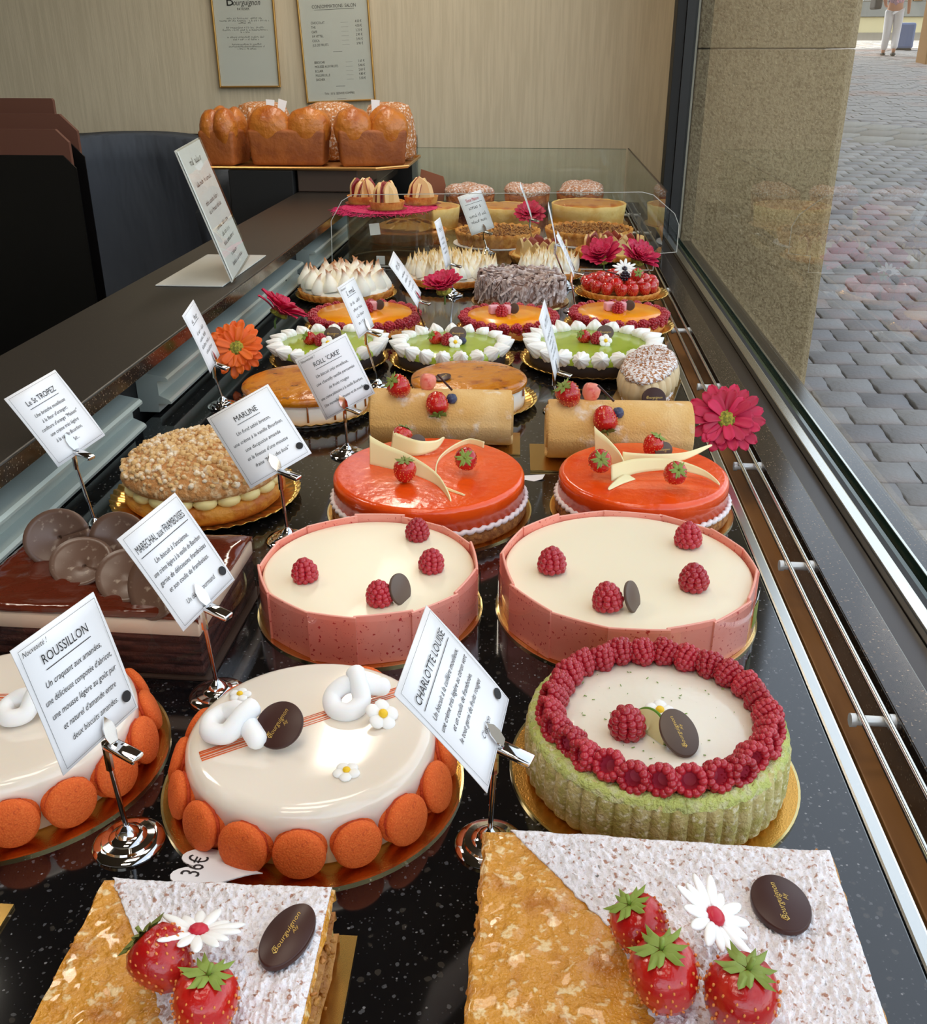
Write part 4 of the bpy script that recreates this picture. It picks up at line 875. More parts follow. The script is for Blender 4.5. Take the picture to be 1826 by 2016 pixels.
def meringue_tart(loc, r, label, peaks, m, grid, sc=1.0, doily=True, hh=1.0):
    t = T('meringue_tart', label, 'tart', (loc[0], loc[1], 0), 0, 'lemon meringue tarts')
    if doily: board(t, r + .006, True)
    O('tart_crust', fluted(r, .020).mesh('tart_crust', ang=0), 'tart_crust', t); O('meringue_bed', G().lathe([(r * .93, .016), (r * .92, .024), (r * .7, .030), (0, .033)], 48).mesh('meringue_bed', ang=0), m, t)
    rr = random.Random(int(loc[0] * 1000)); k = 0; n = int(r / grid) + 2
    for i in range(-n, n + 1):
        for j in range(-n, n + 1):
            x = (i + .5 * (j % 2)) * grid + rr.uniform(-.1, .1) * grid; y = j * grid * .87 + rr.uniform(-.1, .1) * grid; q = math.hypot(x, y)
            if q > r * .90: continue
            O('meringue_peak', rr.choice(peaks), m, t, (x, y, .0215 + .009 * (1 - (q / r) ** 2)), (rr.uniform(-.15, .15) - y / r * .25, rr.uniform(-.15, .15) + x / r * .25, rr.uniform(0, 6)), sc * rr.uniform(.85, 1.1)); k += 1
    return t
meringue_tart((-.393, 1.992), .097, 'toasted meringue tart with tall browned peaks beside the aluminium track', PK, 'meringue_toast', .0275)
meringue_tart((-.192, 2.155), .107, 'pale meringue tart with many small peaks behind the cards', PS, 'meringue_light', .0168)
meringue_tart((.020, 2.215), .072, 'small pale meringue tart hidden behind the shaved chocolate cake', PS, 'meringue_light', .0168, .9)
# ---------------------------------------------------------------- shaved chocolate cake, strawberry tart, fruit tarts
t = T('shaved_chocolate_cake', 'cake covered in sugared chocolate shavings', 'cake', (-.036, 1.985, 0)); board(t, .098)
O('cake_body', round_body(.084, .002, .050, .012).mesh('cake_body', ang=0), 'choc_shaving', t)
curl = G().sheet(lambda u, v: (.0028 * math.cos(u * 4.6), (v - .5) * .022, .0028 * math.sin(u * 4.6)), 9, 1, .0009).mesh('chocolate_shaving', ang=60)
for k in range(296):
    if k < 130:
        a, q = rnd.uniform(0, 2*PI), .084 * math.sqrt(rnd.random()); p = (q * math.cos(a), q * math.sin(a), .052 + rnd.uniform(0, .010) * (1 - q / .1)); rot = (rnd.uniform(-.5, .5), rnd.uniform(0, 6), rnd.uniform(0, 6))
    else:
        a = rnd.uniform(0, 2*PI); p = (.088 * math.cos(a), .088 * math.sin(a), rnd.uniform(.012, .048)); rot = (rnd.uniform(.6, 2.4), 0, a + rnd.uniform(-.5, .5))
    O('chocolate_shaving', curl, 'choc_shaving', t, p, rot, rnd.uniform(.8, 1.3))

t = T('strawberry_tart', 'tart piled with glazed strawberries in front of the upright gerberas', 'tart', (.170, 2.045, 0)); board(t, .096, True)
O('tart_crust', fluted(.080, .016).mesh('tart_crust', ang=0), 'tart_crust', t)
for ring_, n, z in ((.068, 15, .024), (.044, 10, .019), (.018, 4, .022)):
    for k in range(n):
        a = 2 * PI * k / n; strawberry(t, (ring_ * math.cos(a), ring_ * math.sin(a), z), (rnd.uniform(2.2, 3.1) if ring_ > .05 else rnd.uniform(-.5, .5), rnd.uniform(-.5, .5), rnd.uniform(0, 6)) if ring_ <= .05 else (R(180) + rnd.uniform(-.4, .4), rnd.uniform(-.4, .4), rnd.uniform(0, 6)), 1.15, False, 'glazed_straw') if ring_ <= .05 else strawberry(t, (ring_ * math.cos(a), ring_ * math.sin(a), z - .012), (rnd.uniform(-.3, .3), rnd.uniform(-.3, .3), rnd.uniform(0, 6)), 1.1, False, 'glazed_straw')
sugar_daisy(t, (.004, -.006, .056), (R(40), 0, 0), 1.15, 13, 'blackberry'); strawberry(t, (.024, -.030, .046), (R(60), R(20), 0), 1.05)
O('blackberry', BLACKB, 'blackberry', t, (.003, -.040, .040), (0, 0, 0), 1.25)
for x, r_ in ((-.022, .3), (.040, -.5)): O('chocolate_stick', G().tube([(-.016, 0, 0), (.016, 0, 0)], .0013, 6).mesh('chocolate_stick'), 'choc', t, (x, -.026, .052), (0, r_, r_))

WEDGE = G().sheet(lambda u, v: (.0125 * math.sin((u - .5) * PI) * (1 - .15 * v), .0012 * math.cos(u * PI) * 2, .030 * v * (1 - .55 * abs(u - .5) * 1.6) ), 8, 5, .0042)
WEDGE = WEDGE.mesh('apple_slice', ang=50)
WSKIN = G().sheet(lambda u, v: (.0129 * math.sin((u - .5) * PI) * (1 - .15 * v), .0012 * math.cos(u * PI) * 2 + .0043, .0305 * v * (1 - .55 * abs(u - .5) * 1.6)), 8, 5, .0010).mesh('apple_peel', ang=0)
def wedge(par, x, y, z, rot, s_): 
    o = O('apple_slice', WEDGE, 'apple_flesh', par, (x, y, z), rot, s_); O('apple_peel', WSKIN, 'apple_skin', o); return o
def petal_tart(loc, r, label, n1, n2, doily):
    t = T('apple_petal_tart', label, 'tart', (loc[0], loc[1], 0), 0, 'tarts with upright apple slices')
    if doily: board(t, r + .012, True)
    O('tart_crust', fluted(r, .020, 30).mesh('tart_crust', ang=0), 'tart_crust', t); O('almond_filling', G().lathe([(r * .93, .015), (r * .9, .019), (0, .021)], 40).mesh('almond_filling'), 'cheese_side', t)
    for rr_, n in ((r * .74, n1), (r * .36, n2)):
        for k in range(n):
            a = 2 * PI * k / n + rnd.uniform(-.1, .1); wedge(t, rr_ * math.cos(a), rr_ * math.sin(a), .017, (rnd.uniform(-.3, .15), rnd.uniform(-.25, .25), a + PI / 2 + rnd.uniform(-.5, .5)), rnd.uniform(1.1, 1.45))
    return t
petal_tart((.005, 2.405), .078, 'tart with upright apple slices behind the small pale meringue tart', 11, 5, False)
petal_tart((.182, 2.470), .094, 'tart with upright apple slices on a gold doily near the far rods', 14, 7, True)
def crumble_tart(loc, r, label, seed):
    t = T('crumble_tart', label, 'tart', (loc[0], loc[1], 0), 0, 'brown crumble tarts')
    O('cake_board', G().lathe([(0, 0), (r + .006, 0), (r + .006, .0012), (0, .0012)], 48).mesh('cake_board', ang=30), 'paper', t)
    g = G().lathe([(0, .0015), (r * .92, .0015), (r * .985, .024), (r, .034), (r * .95, .034), (r * .92, .028), (0, .028)], 216, rad=lambda a, k: 1 + (.018 * math.cos(30 * a) if 1 <= k <= 4 else 0), zf=lambda a, k: .0016 * math.cos(30 * a) if k in (3, 4) else 0)
    O('tart_crust', g.mesh('tart_crust', ang=0), 'tart_crust', t)
    g = G()
    for _ in range(520):
        a, q = rnd.uniform(0, 2*PI), r * .9 * math.sqrt(rnd.random()); g.ico(rnd.uniform(.002, .005), 1, MX((q * math.cos(a), q * math.sin(a), .030 + rnd.uniform(-.001, .003)), (rnd.random() * 3, rnd.random() * 3, 0), (1, .9, .7)))
    o = O('crumble_topping', g.mesh('crumble_topping', ang=0), 'crumble', t); o['kind'] = 'stuff'; return t
crumble_tart((-.112, 2.665), .112, 'brown crumble tart behind the card with red handwriting', 1); crumble_tart((.130, 2.712), .116, 'brown crumble tart in front of the largest cheesecake', 2)
def cheesecake(loc, r, label, seed):
    t = T('cheesecake', label, 'cake', (loc[0], loc[1], 0), 0, 'golden baked cheesecakes')
    O('cake_board', G().lathe([(0, 0), (r + .008, 0), (r + .008, .0012), (0, .0012)], 48).mesh('cake_board', ang=30), 'doily_gold', t)
    O('pastry_case', G().lathe([(0, .0015), (r * .94, .0015), (r * .985, .040), (r, .056), (r * .97, .057), (r * .95, .052), (0, .050)], 72, rad=lambda a, k: 1 + .008 * nz3((math.cos(a), math.sin(a), k), 5, seed), zf=lambda a, k: .002 * nz3((math.cos(a), math.sin(a), 0), 6, seed) if k in (3, 4) else 0).mesh('pastry_case', ang=0), 'cheese_side', t)
    O('baked_top', G().lathe([(r * .965, .0525), (r * .9, .0565), (r * .6, .058), (0, .0575)], 60, zf=lambda a, k: .001 * nz3((math.cos(a), math.sin(a), k), 4, seed)).mesh('baked_top', ang=0), 'cheese_top', t); return t
cheesecake((-.330, 2.935), .096, 'golden cheesecake behind the clear cylinder', 1); cheesecake((-.1035, 2.955), .090, 'golden cheesecake behind the far pink gerbera', 2); cheesecake((.141, 3.030), .110, 'golden cheesecake at the far right by the rods', 3)
def sugared(loc, r, label, seed):
    t = T('sugared_brioche', label, 'brioche', (loc[0], loc[1], 0), seed, 'sugared brioches at the counter end')
    O('paper_case', G().lathe([(0, .001), (r * .92, .001), (r * .98, .050), (r * .95, .050), (0, .045)], 48, rad=lambda a, k: 1 + .015 * nz3((math.cos(a), math.sin(a), k), 4, seed)).mesh('paper_case', ang=0), 'panettone', t)
    g = G(); rr = random.Random(seed)
    for k in range(7):
        a = 2 * PI * k / 7 + rr.uniform(-.2, .2); q = r * .55 if k else 0; g.ico(r * rr.uniform(.42, .52), 3, c=(q * math.cos(a), q * math.sin(a), .058 + rr.uniform(-.003, .005)), sc=(1, 1, .62))
    g.v = [v * (1 + .03 * nz3(v, 60, seed)) for v in g.v]
    O('sugared_crown', g.mesh('sugared_crown', ang=0), 'panettone_top', t); return t
sugared((-.2267, 3.26), .080, 'sugared brioche beside the brown board at the counter end', 1); sugared((-.0456, 3.285), .074, 'sugared brioche, middle one of three at the counter end', 2); sugared((.1254, 3.335), .078, 'sugared brioche behind the far right cheesecake', 3)
bb = tag(O('brown_board', G().prism([(-.045, 0), (.045, 0), (.045, .075), (.034, .10), (-.045, .112)], -.002, .002).mesh('brown_board', ang=20), 'brown_board', None, (-.365, 3.33, .0), (R(82), R(6), R(-14))), 'plain brown card leaning behind the cheesecakes', 'board')

# ---------------------------------------------------------------- clear cylinder with tartlets, apple tart behind it
t = T('cylinder_stand', 'clear acrylic cylinder stand carrying three tartlets', 'stand', (-.362, 2.425, 0))
O('cylinder_wall', G().lathe([(.104, .0015), (.104, .1145), (.1, .1145), (.1, .0015), (.104, .0015)], 72).mesh('cylinder_wall', ang=30), 'cylinder_acrylic', t)
O('cylinder_foot', G().lathe([(.1045, .0), (.1045, .0016), (.0995, .0016), (.0995, 0), (.1045, 0)], 72).mesh('cylinder_foot'), 'acrylic_edge', t); O('cylinder_lid', G().lathe([(0, .1150), (.106, .1150), (.106, .1180), (0, .1180)], 72).mesh('cylinder_lid', ang=30), 'acrylic', t)
O('price_slip', boxm((-.012, -.0004, 0), (.012, .0004, .026)), 'paper', t, (-.020, -.1052, .072), (0, R(-6), 0)); O('price_slip', boxm((-.010, -.0004, 0), (.010, .0004, .020)), 'paper', t, (-.010, -.1052, .004))
g = G()
for _ in range(900):
    a, q = rnd.uniform(0, 2*PI), .124 * math.sqrt(rnd.random()); b = rnd.uniform(0, PI); l_ = rnd.uniform(.008, .02); x, y = q * math.cos(a) - (.012 if q > .09 else 0), q * math.sin(a)
    dz = -.005 * max(0, (math.hypot(x, y) - .100) / .024)
    g.tube([(x - l_ * math.cos(b), y - l_ * math.sin(b), .0005 + dz), (x, y, .003 + dz + rnd.uniform(0, .002)), (x + l_ * math.cos(b + .4), y + l_ * math.sin(b + .4), .0008 + dz)], .0006, 4, caps=False)
m_ = tag(O('sisal_mat', g.mesh('sisal_mat', ang=0), 'sisal', None, (-.362, 2.425, .119)), 'bright pink sisal fibre mat under the tartlets', 'mat')
O('mat_base', G().lathe([(0, 0), (.112, 0), (.115, .0016), (.09, .0030), (0, .0030)], 40, rad=lambda a, k: 1 + .04 * nz3((math.cos(a), math.sin(a), 0), 3)).mesh('mat_base'), 'sisal', m_)
for i, (x, y) in enumerate(((-.432, 2.475), (-.362, 2.380), (-.292, 2.475))):
    t = T('apple_tartlet', ['apple tartlet nearest the shop side on the pink mat', 'apple tartlet in front of the other two on the pink mat', 'apple tartlet nearest the cards on the pink mat'][i], 'tartlet', (x, y, .1235), i * 1.1, 'apple tartlets on the clear stand')
    O('paper_doily', G().lathe([(0, 0), (.047, 0), (.047, .0008), (0, .0008)], 60, rad=lambda a, k: 1 + .03 * math.cos(20 * a)).mesh('paper_doily'), 'apple_skin', t)
    O('tart_crust', G().lathe([(0, .001), (.038, .001), (.0415, .016), (.042, .0175), (.039, .0175), (.037, .013), (0, .013)], 48).mesh('tart_crust', ang=30), 'tart_crust', t)
    for k in range(7):
        a = 2 * PI * k / 7; wedge(t, .021 * math.cos(a), .021 * math.sin(a), .012, (rnd.uniform(-.35, .1), rnd.uniform(-.2, .2), a + PI / 2 + rnd.uniform(-.6, .6)), rnd.uniform(1.45, 1.75))
t = T('apple_tart', 'golden apple tart seen through the clear cylinder', 'tart', (-.352, 2.685, 0)); board(t, .106)
O('tart_crust', fluted(.102, .030, 30).mesh('tart_crust', ang=0), 'tart_crust', t); O('apple_filling', G().lathe([(.094, .024), (.09, .032), (0, .036)], 40).mesh('apple_filling'), 'cheese_top', t)
AS = G().sheet(lambda u, v: (.018 * math.sin((u - .5) * PI), .011 * (v - .5) * 2 * math.cos((u - .5) * 2.2), .004 * math.cos((u - .5) * PI)), 8, 3, .003).mesh('apple_slice', ang=40)
for rr_, n in ((.074, 14), (.044, 9), (.014, 3)):
    for k in range(n):
        a = 2 * PI * k / n; O('apple_slice', AS, 'apple_cooked', t, (rr_ * math.cos(a), rr_ * math.sin(a), .038 + rnd.uniform(0, .003)), (rnd.uniform(.2, .6), rnd.uniform(-.2, .2), a + PI / 2), 1.15)

# ---------------------------------------------------------------- gerberas
PET = G().sheet(lambda u, v: (.007 + u * .036, (v - .5) * .0125 * (.34 + .66 * math.sin(min(1.0, u * .95 + .08) * PI * .62)) * (1 if u < .8 else math.sqrt(max(.06, 1 - ((u - .8) / .2) ** 2))), .004 + .010 * u - .010 * u * u + .0016 * abs(v - .5) * 2), 8, 4, .0006).mesh('petal', ang=0)
GE = G().lathe([(0, .007), (.005, .0068), (.0085, .005), (.0098, .002), (.008, 0), (0, 0)], 24, rad=lambda a, k: 1 + .04 * math.cos(12 * a)).mesh('flower_eye', ang=0)
def gerbera(c, facing, colr, label, s_=1.0, cup=.12, n=(19, 16), eye=True, group='pink gerberas'):
    q = Vector(facing).normalized().to_track_quat('Z', 'Y')
    t = T('gerbera', label, 'flower', c, 0, group); t.rotation_mode = 'QUATERNION'; t.rotation_quaternion = q
    rr = random.Random(int(c[0] * 999))
    for L_, (nn, cp, sc_) in enumerate(((n[0], cup, 1.0), (n[1], cup + .16, .80)) if cup < .3 else ((n[0], cup, 1.0), (n[1], cup + .25, .84), (11, cup + .5, .66))):
        for k in range(nn):
            O('petal', PET, PETAL[colr], t, (0, 0, .0012 * L_), (rr.uniform(-.2, .2), -cp + rr.uniform(-.14, .14), 2 * PI * (k + .4 * L_) / nn), (s_ * sc_ * rr.uniform(.9, 1.06), s_ * (1 if L_ < 2 else .8), s_))
    if eye: O('flower_eye', GE, 'gerbera_eye', t, (0, 0, .004), (0, 0, 0), s_ * 1.3)
    fz = Vector(facing).normalized(); loc = q.inverted() @ Vector((0, 0, -1))
    O('stalk', G().tube([(0, 0, 0), tuple(Vector((0, 0, -.006)) * s_), tuple(Vector((0, 0, -.006)) * s_ + loc * min(.03, max(.004, c[2] - .03)))], .0018, 6).mesh('stalk'), 'stem_green', t)
    return t
gerbera((-.450, 1.415, .049), (.06, -.80, .42), 'orange', 'orange gerbera lying beside the green cake at the left', 1.02, .1, group=None)
gerbera((-.447, 1.640, .042), (.45, .15, .8), 'pink', 'pink gerbera lying behind the orange gerbera', 1.25, .40)
gerbera((-.176, 1.838, .042), (-.1, -.25, .9), 'pink', 'pink gerbera between two mango tarts', 1.15, .62)
gerbera((-.030, 2.850, .040), (0, -.62, .78), 'pink', 'pink gerbera between the far cheesecakes and crumble tarts', 1.12, .35)
gerbera((.140, 2.190, .040), (-.25, -.45, .85), 'pink', 'left one of two pink gerberas behind the strawberry tart', 1.3, .60)
gerbera((.212, 2.205, .036), (.35, -.4, .85), 'pink', 'right one of two pink gerberas behind the strawberry tart', 1.25, .55)
gerbera((.232, 1.150, .047), (-.04, -.78, .58), 'pink', 'large pink gerbera leaning on the rods beside the roll cake', 1.06, .14)

# ---------------------------------------------------------------- description cards in chrome clip stands
BASE = G().lathe([(0, 0), (.0215, 0), (.0222, .0016), (.0205, .0034), (.0168, .0042), (.0160, .0054), (.0118, .0062), (.0105, .0078), (.0074, .0088), (.0064, .0112), (.0038, .0134), (.0022, .0150), (0, .0152)], 40).mesh('stand_base', ang=35)
LEAF = G().prism([(0, .0185), (.0042, .012), (.0048, .006), (.003, 0), (-.003, 0), (-.0048, .006), (-.0042, .012)], 0, .0008).mesh('leaf_clip', ang=20)
TAB = bevel(G().box((0, -.0048, -.0022), (.0235, .0048, .0022)).mesh('clip_tab'), .0012, 2)
def lines(g, rows, hw):
    for s_, size, x, y, sh, al in rows:
        vs, fs = text(s_, size, x, y, sh, al, xs=.80); xs_ = [v[0] for v in vs]
        if xs_ and al == 'CENTER' and max(xs_) - min(xs_) > 2 * hw:
            k = 2 * hw / (max(xs_) - min(xs_)); vs = [(v[0] * k, v[1], v[2]) for v in vs]
        g.add(vs, fs)
def card(label, holder_label, base, clip, c, u, v, w, h, title, body, nouv=False, dot=True, red=None, tilt=(.92, -.34, -.20), seed=0, group='description cards'):
    mx = frame(c, u, v); nrm = mx.col[2].to_3d()
    bow = .0012
    o = O('description_card', G().sheet(lambda a, b: ((a - .5) * w, (b - .5) * h, bow * (1 - (2 * b - 1) ** 2)), 2, 8, .0005).mesh('description_card', ang=0), 'paper', None, mx=mx); tag(o, label, 'card', group)
    zf = bow + .0004
    g = G(); i0 = .0026; t_ = .00022
    for a, b, c_, d in ((-w/2 + i0, w/2 - i0, h/2 - i0 - t_, h/2 - i0), (-w/2 + i0, w/2 - i0, -h/2 + i0, -h/2 + i0 + t_), (-w/2 + i0, -w/2 + i0 + t_, -h/2 + i0, h/2 - i0), (w/2 - i0 - t_, w/2 - i0, -h/2 + i0, h/2 - i0)): rect(g, a, b, c_, d, zf)
    O('border', g.mesh('border', smooth=False), 'ink', o)
    hw = w / 2 - .006; g = G(); ty = h * .31; rr = random.Random(seed)
    if title:
        vs, fs = text(title, .0082, 0, ty, 0, xs=.78); xs_ = [q[0] for q in vs]; k = min(1, 2 * hw / (max(xs_) - min(xs_))); vs = [(q[0] * k, q[1], zf) for q in vs]; g.add(vs, fs); L_ = max(q[0] for q in vs); rect(g, -L_, L_, ty - .0062, ty - .0057, zf)
    if nouv: vs, fs = text('Nouveauté !', .0046, -w/2 + .004, h/2 - .0062, .3, 'LEFT', xs=.8); g.add([(q[0], q[1], zf) for q in vs], fs)
    if body:
        n = len(body); top = h * .14
        rows = [(s_, .0054, 0, top - i * min(.0092, h * .56 / n), .28, 'CENTER') for i, s_ in enumerate(body)]
        g2 = G(); lines(g2, rows, hw); g.add([(q.x, q.y, zf) for q in g2.v], g2.f)
    elif red is None:
        rr2 = random.Random(seed); scribble(g, -w * .22, w * .22, ty - .003, .0075, rr2, zf); rect(g, -w * .24, w * .24, ty - .0055, ty - .005, zf)
        for i in range(4): x_ = rr2.uniform(.2, .34) * w; scribble(g, -x_, x_, h * .08 - i * .0095, .005, rr2, zf)
    else:
        rr2 = random.Random(seed); scribble(g, -w * .25, w * .25, h * .10, .010, rr2, zf)
        for i in range(2): scribble(g, -w * .34, w * .34, -h * .10 - i * .014, .008, rr2, zf)
        rect(g, -w * .35, w * .38, h * .235, h * .243, zf)
    O('lettering', g.mesh('lettering', smooth=False), 'ink', o)
    if red:
        g = G(); vs, fs = text(red, .0115, 0, h * .33, .2, xs=.75); g.add([(q[0], q[1], zf) for q in vs], fs); O('lettering', g.mesh('lettering', smooth=False), 'ink_red', o, label='red handwriting')
    if dot: O('dark_dot', G().lathe([(0, 0), (.0036, 0), (.0036, .0002), (0, .0002)], 20).mesh('dark_dot'), 'ink', o, (w/2 - .0065, -h/2 + .0125, bow + .0002))
    # chrome stand
    hs = T('card_stand', holder_label, 'card stand', (base[0], base[1], 0), 0, 'chrome card stands')
    cl = Vector(clip) - Vector((base[0], base[1], 0)) - nrm * .004
    O('stand_base', BASE, 'chrome', hs); O('stem', G().tube([(0, 0, .012), tuple(cl - Vector((0, 0, .016))), tuple(cl - Vector((0, 0, .004)))], .00175, 10).mesh('stem'), 'chrome', hs)
    O('sleeve', G().tube([tuple(cl - Vector((0, 0, .020))), tuple(cl)], .0026, 8).mesh('sleeve'), 'chrome', hs)
    tb = O('clip', TAB, 'chrome', hs, mx=Matrix.Translation(cl + nrm * .0015) @ Vector(tilt).to_track_quat('X', 'Z').to_matrix().to_4x4())
    lm = mx.to_3x3().to_4x4(); lm.translation = cl + nrm * (.004 + bow + .0012)
    O('leaf_clip', LEAF, 'chrome', hs, mx=lm)
    return o
card('white description card titled ROUSSILLON', 'chrome stand holding the ROUSSILLON card', (-.2459, .4549), (-.2458, .4549, .0786), (-.2569, .453, .1231), (.271, .963, .008), (-.215, .053, .975), .067, .081, 'ROUSSILLON', ['Un craquant aux amandes,', "une délicieuse compotée d'abricot,", 'une mousse légère au goût pur', "et naturel d'amande entre", 'deux biscuits amandes.'], True)
card('white description card titled MARECHAL aux FRAMBOISES', 'chrome stand holding the MARECHAL card', (-.2374, .6129), (-.2382, .6129, .0818), (-.2558, .6178, .1152), (.284, .953, .109), (-.489, .047, .871), .068, .081, 'MARECHAL aux FRAMBOISES', ["Un biscuit à l'ancienne,", 'une crème légère à la vanille de Bourbon', 'garnie de délicieuses framboises', 'et son coulis de framboises.', '', 'Un délice gourmand'])
card('white description card titled CHARLOTTE LOUISE', 'chrome stand holding the CHARLOTTE LOUISE card', (-.0191, .470), (-.014, .470, .0794), (-.0396, .4654, .115), (.134, .971, .199), (-.578, -.087, .811), .072, .086, 'CHARLOTTE LOUISE', ['Un biscuit à la cuillère moelleux,', 'une crème très légère au citron vert', 'et un coulis de framboise,', 'le tout garni de fruits rouges', '', "C'est bon"])
card('white description card titled Le St TROPEZ', 'chrome stand holding the St TROPEZ card', (-.4525, .8889), (-.4599, .8889, .0908), (-.4771, .8962, .1215), (.342, .926, .16), (-.54, .054, .84), .068, .081, 'Le St TROPEZ', ['Une brioche moelleuse', "à la fleur d'oranger,", 'confiture d\'orange "Maison"', 'une crème très légère', 'à la vanille Bourbon,', 'Parfait...'], dot=False)
card('white description card titled MARLINE', 'chrome stand holding the MARLINE card', (-.2472, .8820), (-.2516, .8866, .0761), (-.2735, .9027, .1056), (.799, .464, .382), (-.571, .387, .724), .070, .084, 'MARLINE', ['Un fond sablé breton,', 'une crème à la vanille Bourbon,', 'une dacquoise amande', "et la finesse d'une mousse", 'fraise "Mara des bois"'])
card("white description card titled ROLL'CAKE", "chrome stand holding the ROLL'CAKE card", (-.2300, 1.1227), (-.23, 1.1227, .0617), (-.2394, 1.1222, .0999), (.817, .439, .373), (-.376, -.085, .923), .069, .083, "ROLL 'CAKE'", ['Un biscuit très moelleux,', 'une chantilly vanille parsemée', 'de fruits rouges', 'une crème pâtissière à la vanille Bourbon,', 'Une merveille de douceur et de moelleux'], True)
card('narrow-looking white card turned aside beside the orange gerbera', 'chrome stand in front of the orange gerbera', (-.4396, 1.2923), (-.4437, 1.2923, .0629), (-.4563, 1.2841, .1031), (-.106, .991, .083), (-.303, -.112, .946), .070, .085, None, None, dot=False, seed=71)
card('white card in front of the mango tart at the left', 'chrome stand between two green cakes', (-.2335, 1.3900), (-.2428, 1.3774, .0916), (-.2575, 1.3719, .1257), (.193, .98, .045), (-.361, .028, .932), .063, .076, None, None, True, dot=False, seed=81)
card('white card with four lines leaning beside the central pink gerbera', 'chrome stand beside the central pink gerbera', (-.1985, 1.7060), (-.2069, 1.7008, .0633), (-.2297, 1.6951, .1001), (-.023, .991, .133), (-.523, -.125, .843), .073, .088, None, None, dot=False, seed=91)
card('upright white card in front of the many-peaked pale meringue tart', 'chrome stand in front of the pale meringue tart', (-.176, 2.025), (-.1766, 2.022, .0652), (-.196, 2.0250, .1060), (.043, .999, -.032), (-.238, .041, .97), .079, .094, None, None, dot=False, seed=101)
card('white card with red handwriting at the far end', 'chrome stand of the card with red handwriting', (-.1329, 2.515), (-.1377, 2.515, .0525), (-.160, 2.5197, .0970), (.647, .752, .13), (-.372, .161, .914), .082, .098, None, None, dot=False, red='Tarte Maison', seed=111)
card('white card seen nearly edge-on in front of the right green cake', 'chrome stand between the roll cakes and the right green cake', (.0336, 1.3064), (.0298, 1.3064, .0585), (.0177, 1.3013, .1029), (.101, .978, .182), (-.267, -.149, .952), .065, .091, None, None, dot=False, seed=131)
card('card seen edge-on above the crumble tarts', 'chrome stand between the two crumble tarts', (-.0150, 2.520), (-.0220, 2.508, .0850), (-.0369, 2.50, .129), (-.02, .998, .05), (-.36, -.03, .93), .070, .083, None, None, dot=False, seed=141)
card('card seen edge-on, farther of two behind the shaved chocolate cake', 'farther of two chrome stands behind the shaved chocolate cake', (.0600, 2.120), (.0360, 2.10, .0940), (.0255, 2.095, .130), (.0, .998, .03), (-.23, -.03, .97), .075, .090, None, None, dot=False, seed=142)
card('card seen edge-on, nearer of two beside the shaved chocolate cake', 'nearer of two chrome stands beside the shaved chocolate cake', (.0720, 1.900), (.0660, 1.90, .0780), (.0500, 1.90, .110), (.03, .998, .03), (-.44, -.03, .90), .070, .080, None, None, dot=False, seed=143)
tag(O('paper_slip', G().prism([(-.014, -.008), (.010, -.006), (.016, .002), (-.012, .010)], 0, .0005).mesh('paper_slip', ang=20), 'paper', None, (.0005, 1.062, .0008), (R(10), R(-8), .3)), 'small white paper slip beside the larger orange glazed cake', 'paper')

# ---------------------------------------------------------------- menu holder on the ledge
mx = frame((-.5635, 1.727, .2110), (-.145, .988, .02), (-.301, -.085, .95)); w, h = .205, .215
mo = T('menu_holder', 'clear slanted holder with a white printed menu on the ledge', 'menu holder', (-.530, 1.735, .1003))
inv = Matrix.Translation((.530, -1.735, -.1003))
O('menu_sheet', G().box((-w/2, -h/2, 0), (w/2, h/2, .0006)).mesh('menu_sheet'), 'paper', mo, mx=inv @ mx); O('front_sheet', G().box((-w/2 - .003, -h/2 - .003, .0014), (w/2 + .003, h/2 + .003, .0030)).mesh('front_sheet'), 'acrylic', mo, mx=inv @ mx)
O('back_sheet', G().box((-w/2 - .003, -h/2 - .003, -.0030), (w/2 + .003, h/2 + .003, -.0012)).mesh('back_sheet'), 'acrylic_edge', mo, mx=inv @ mx)
g = G(); rr = random.Random(5)
for y, hw_, hh in ((.078, .05, .012), (.045, .07, .008), (.012, .06, .008), (-.002, .06, .008), (-.030, .06, .008), (-.044, .04, .008), (-.058, .055, .008), (-.080, .028, .008), (-.094, .055, .008)): scribble(g, -hw_, hw_, y, hh, rr, .0009)
O('lettering', g.mesh('lettering', smooth=False), 'ink', mo, mx=inv @ mx)
O('holder_foot', boxm((-.640 + .530, 1.605 - 1.735, .0002), (-.525 + .530, 1.885 - 1.735, .0022), .0005), 'acrylic_edge', mo)

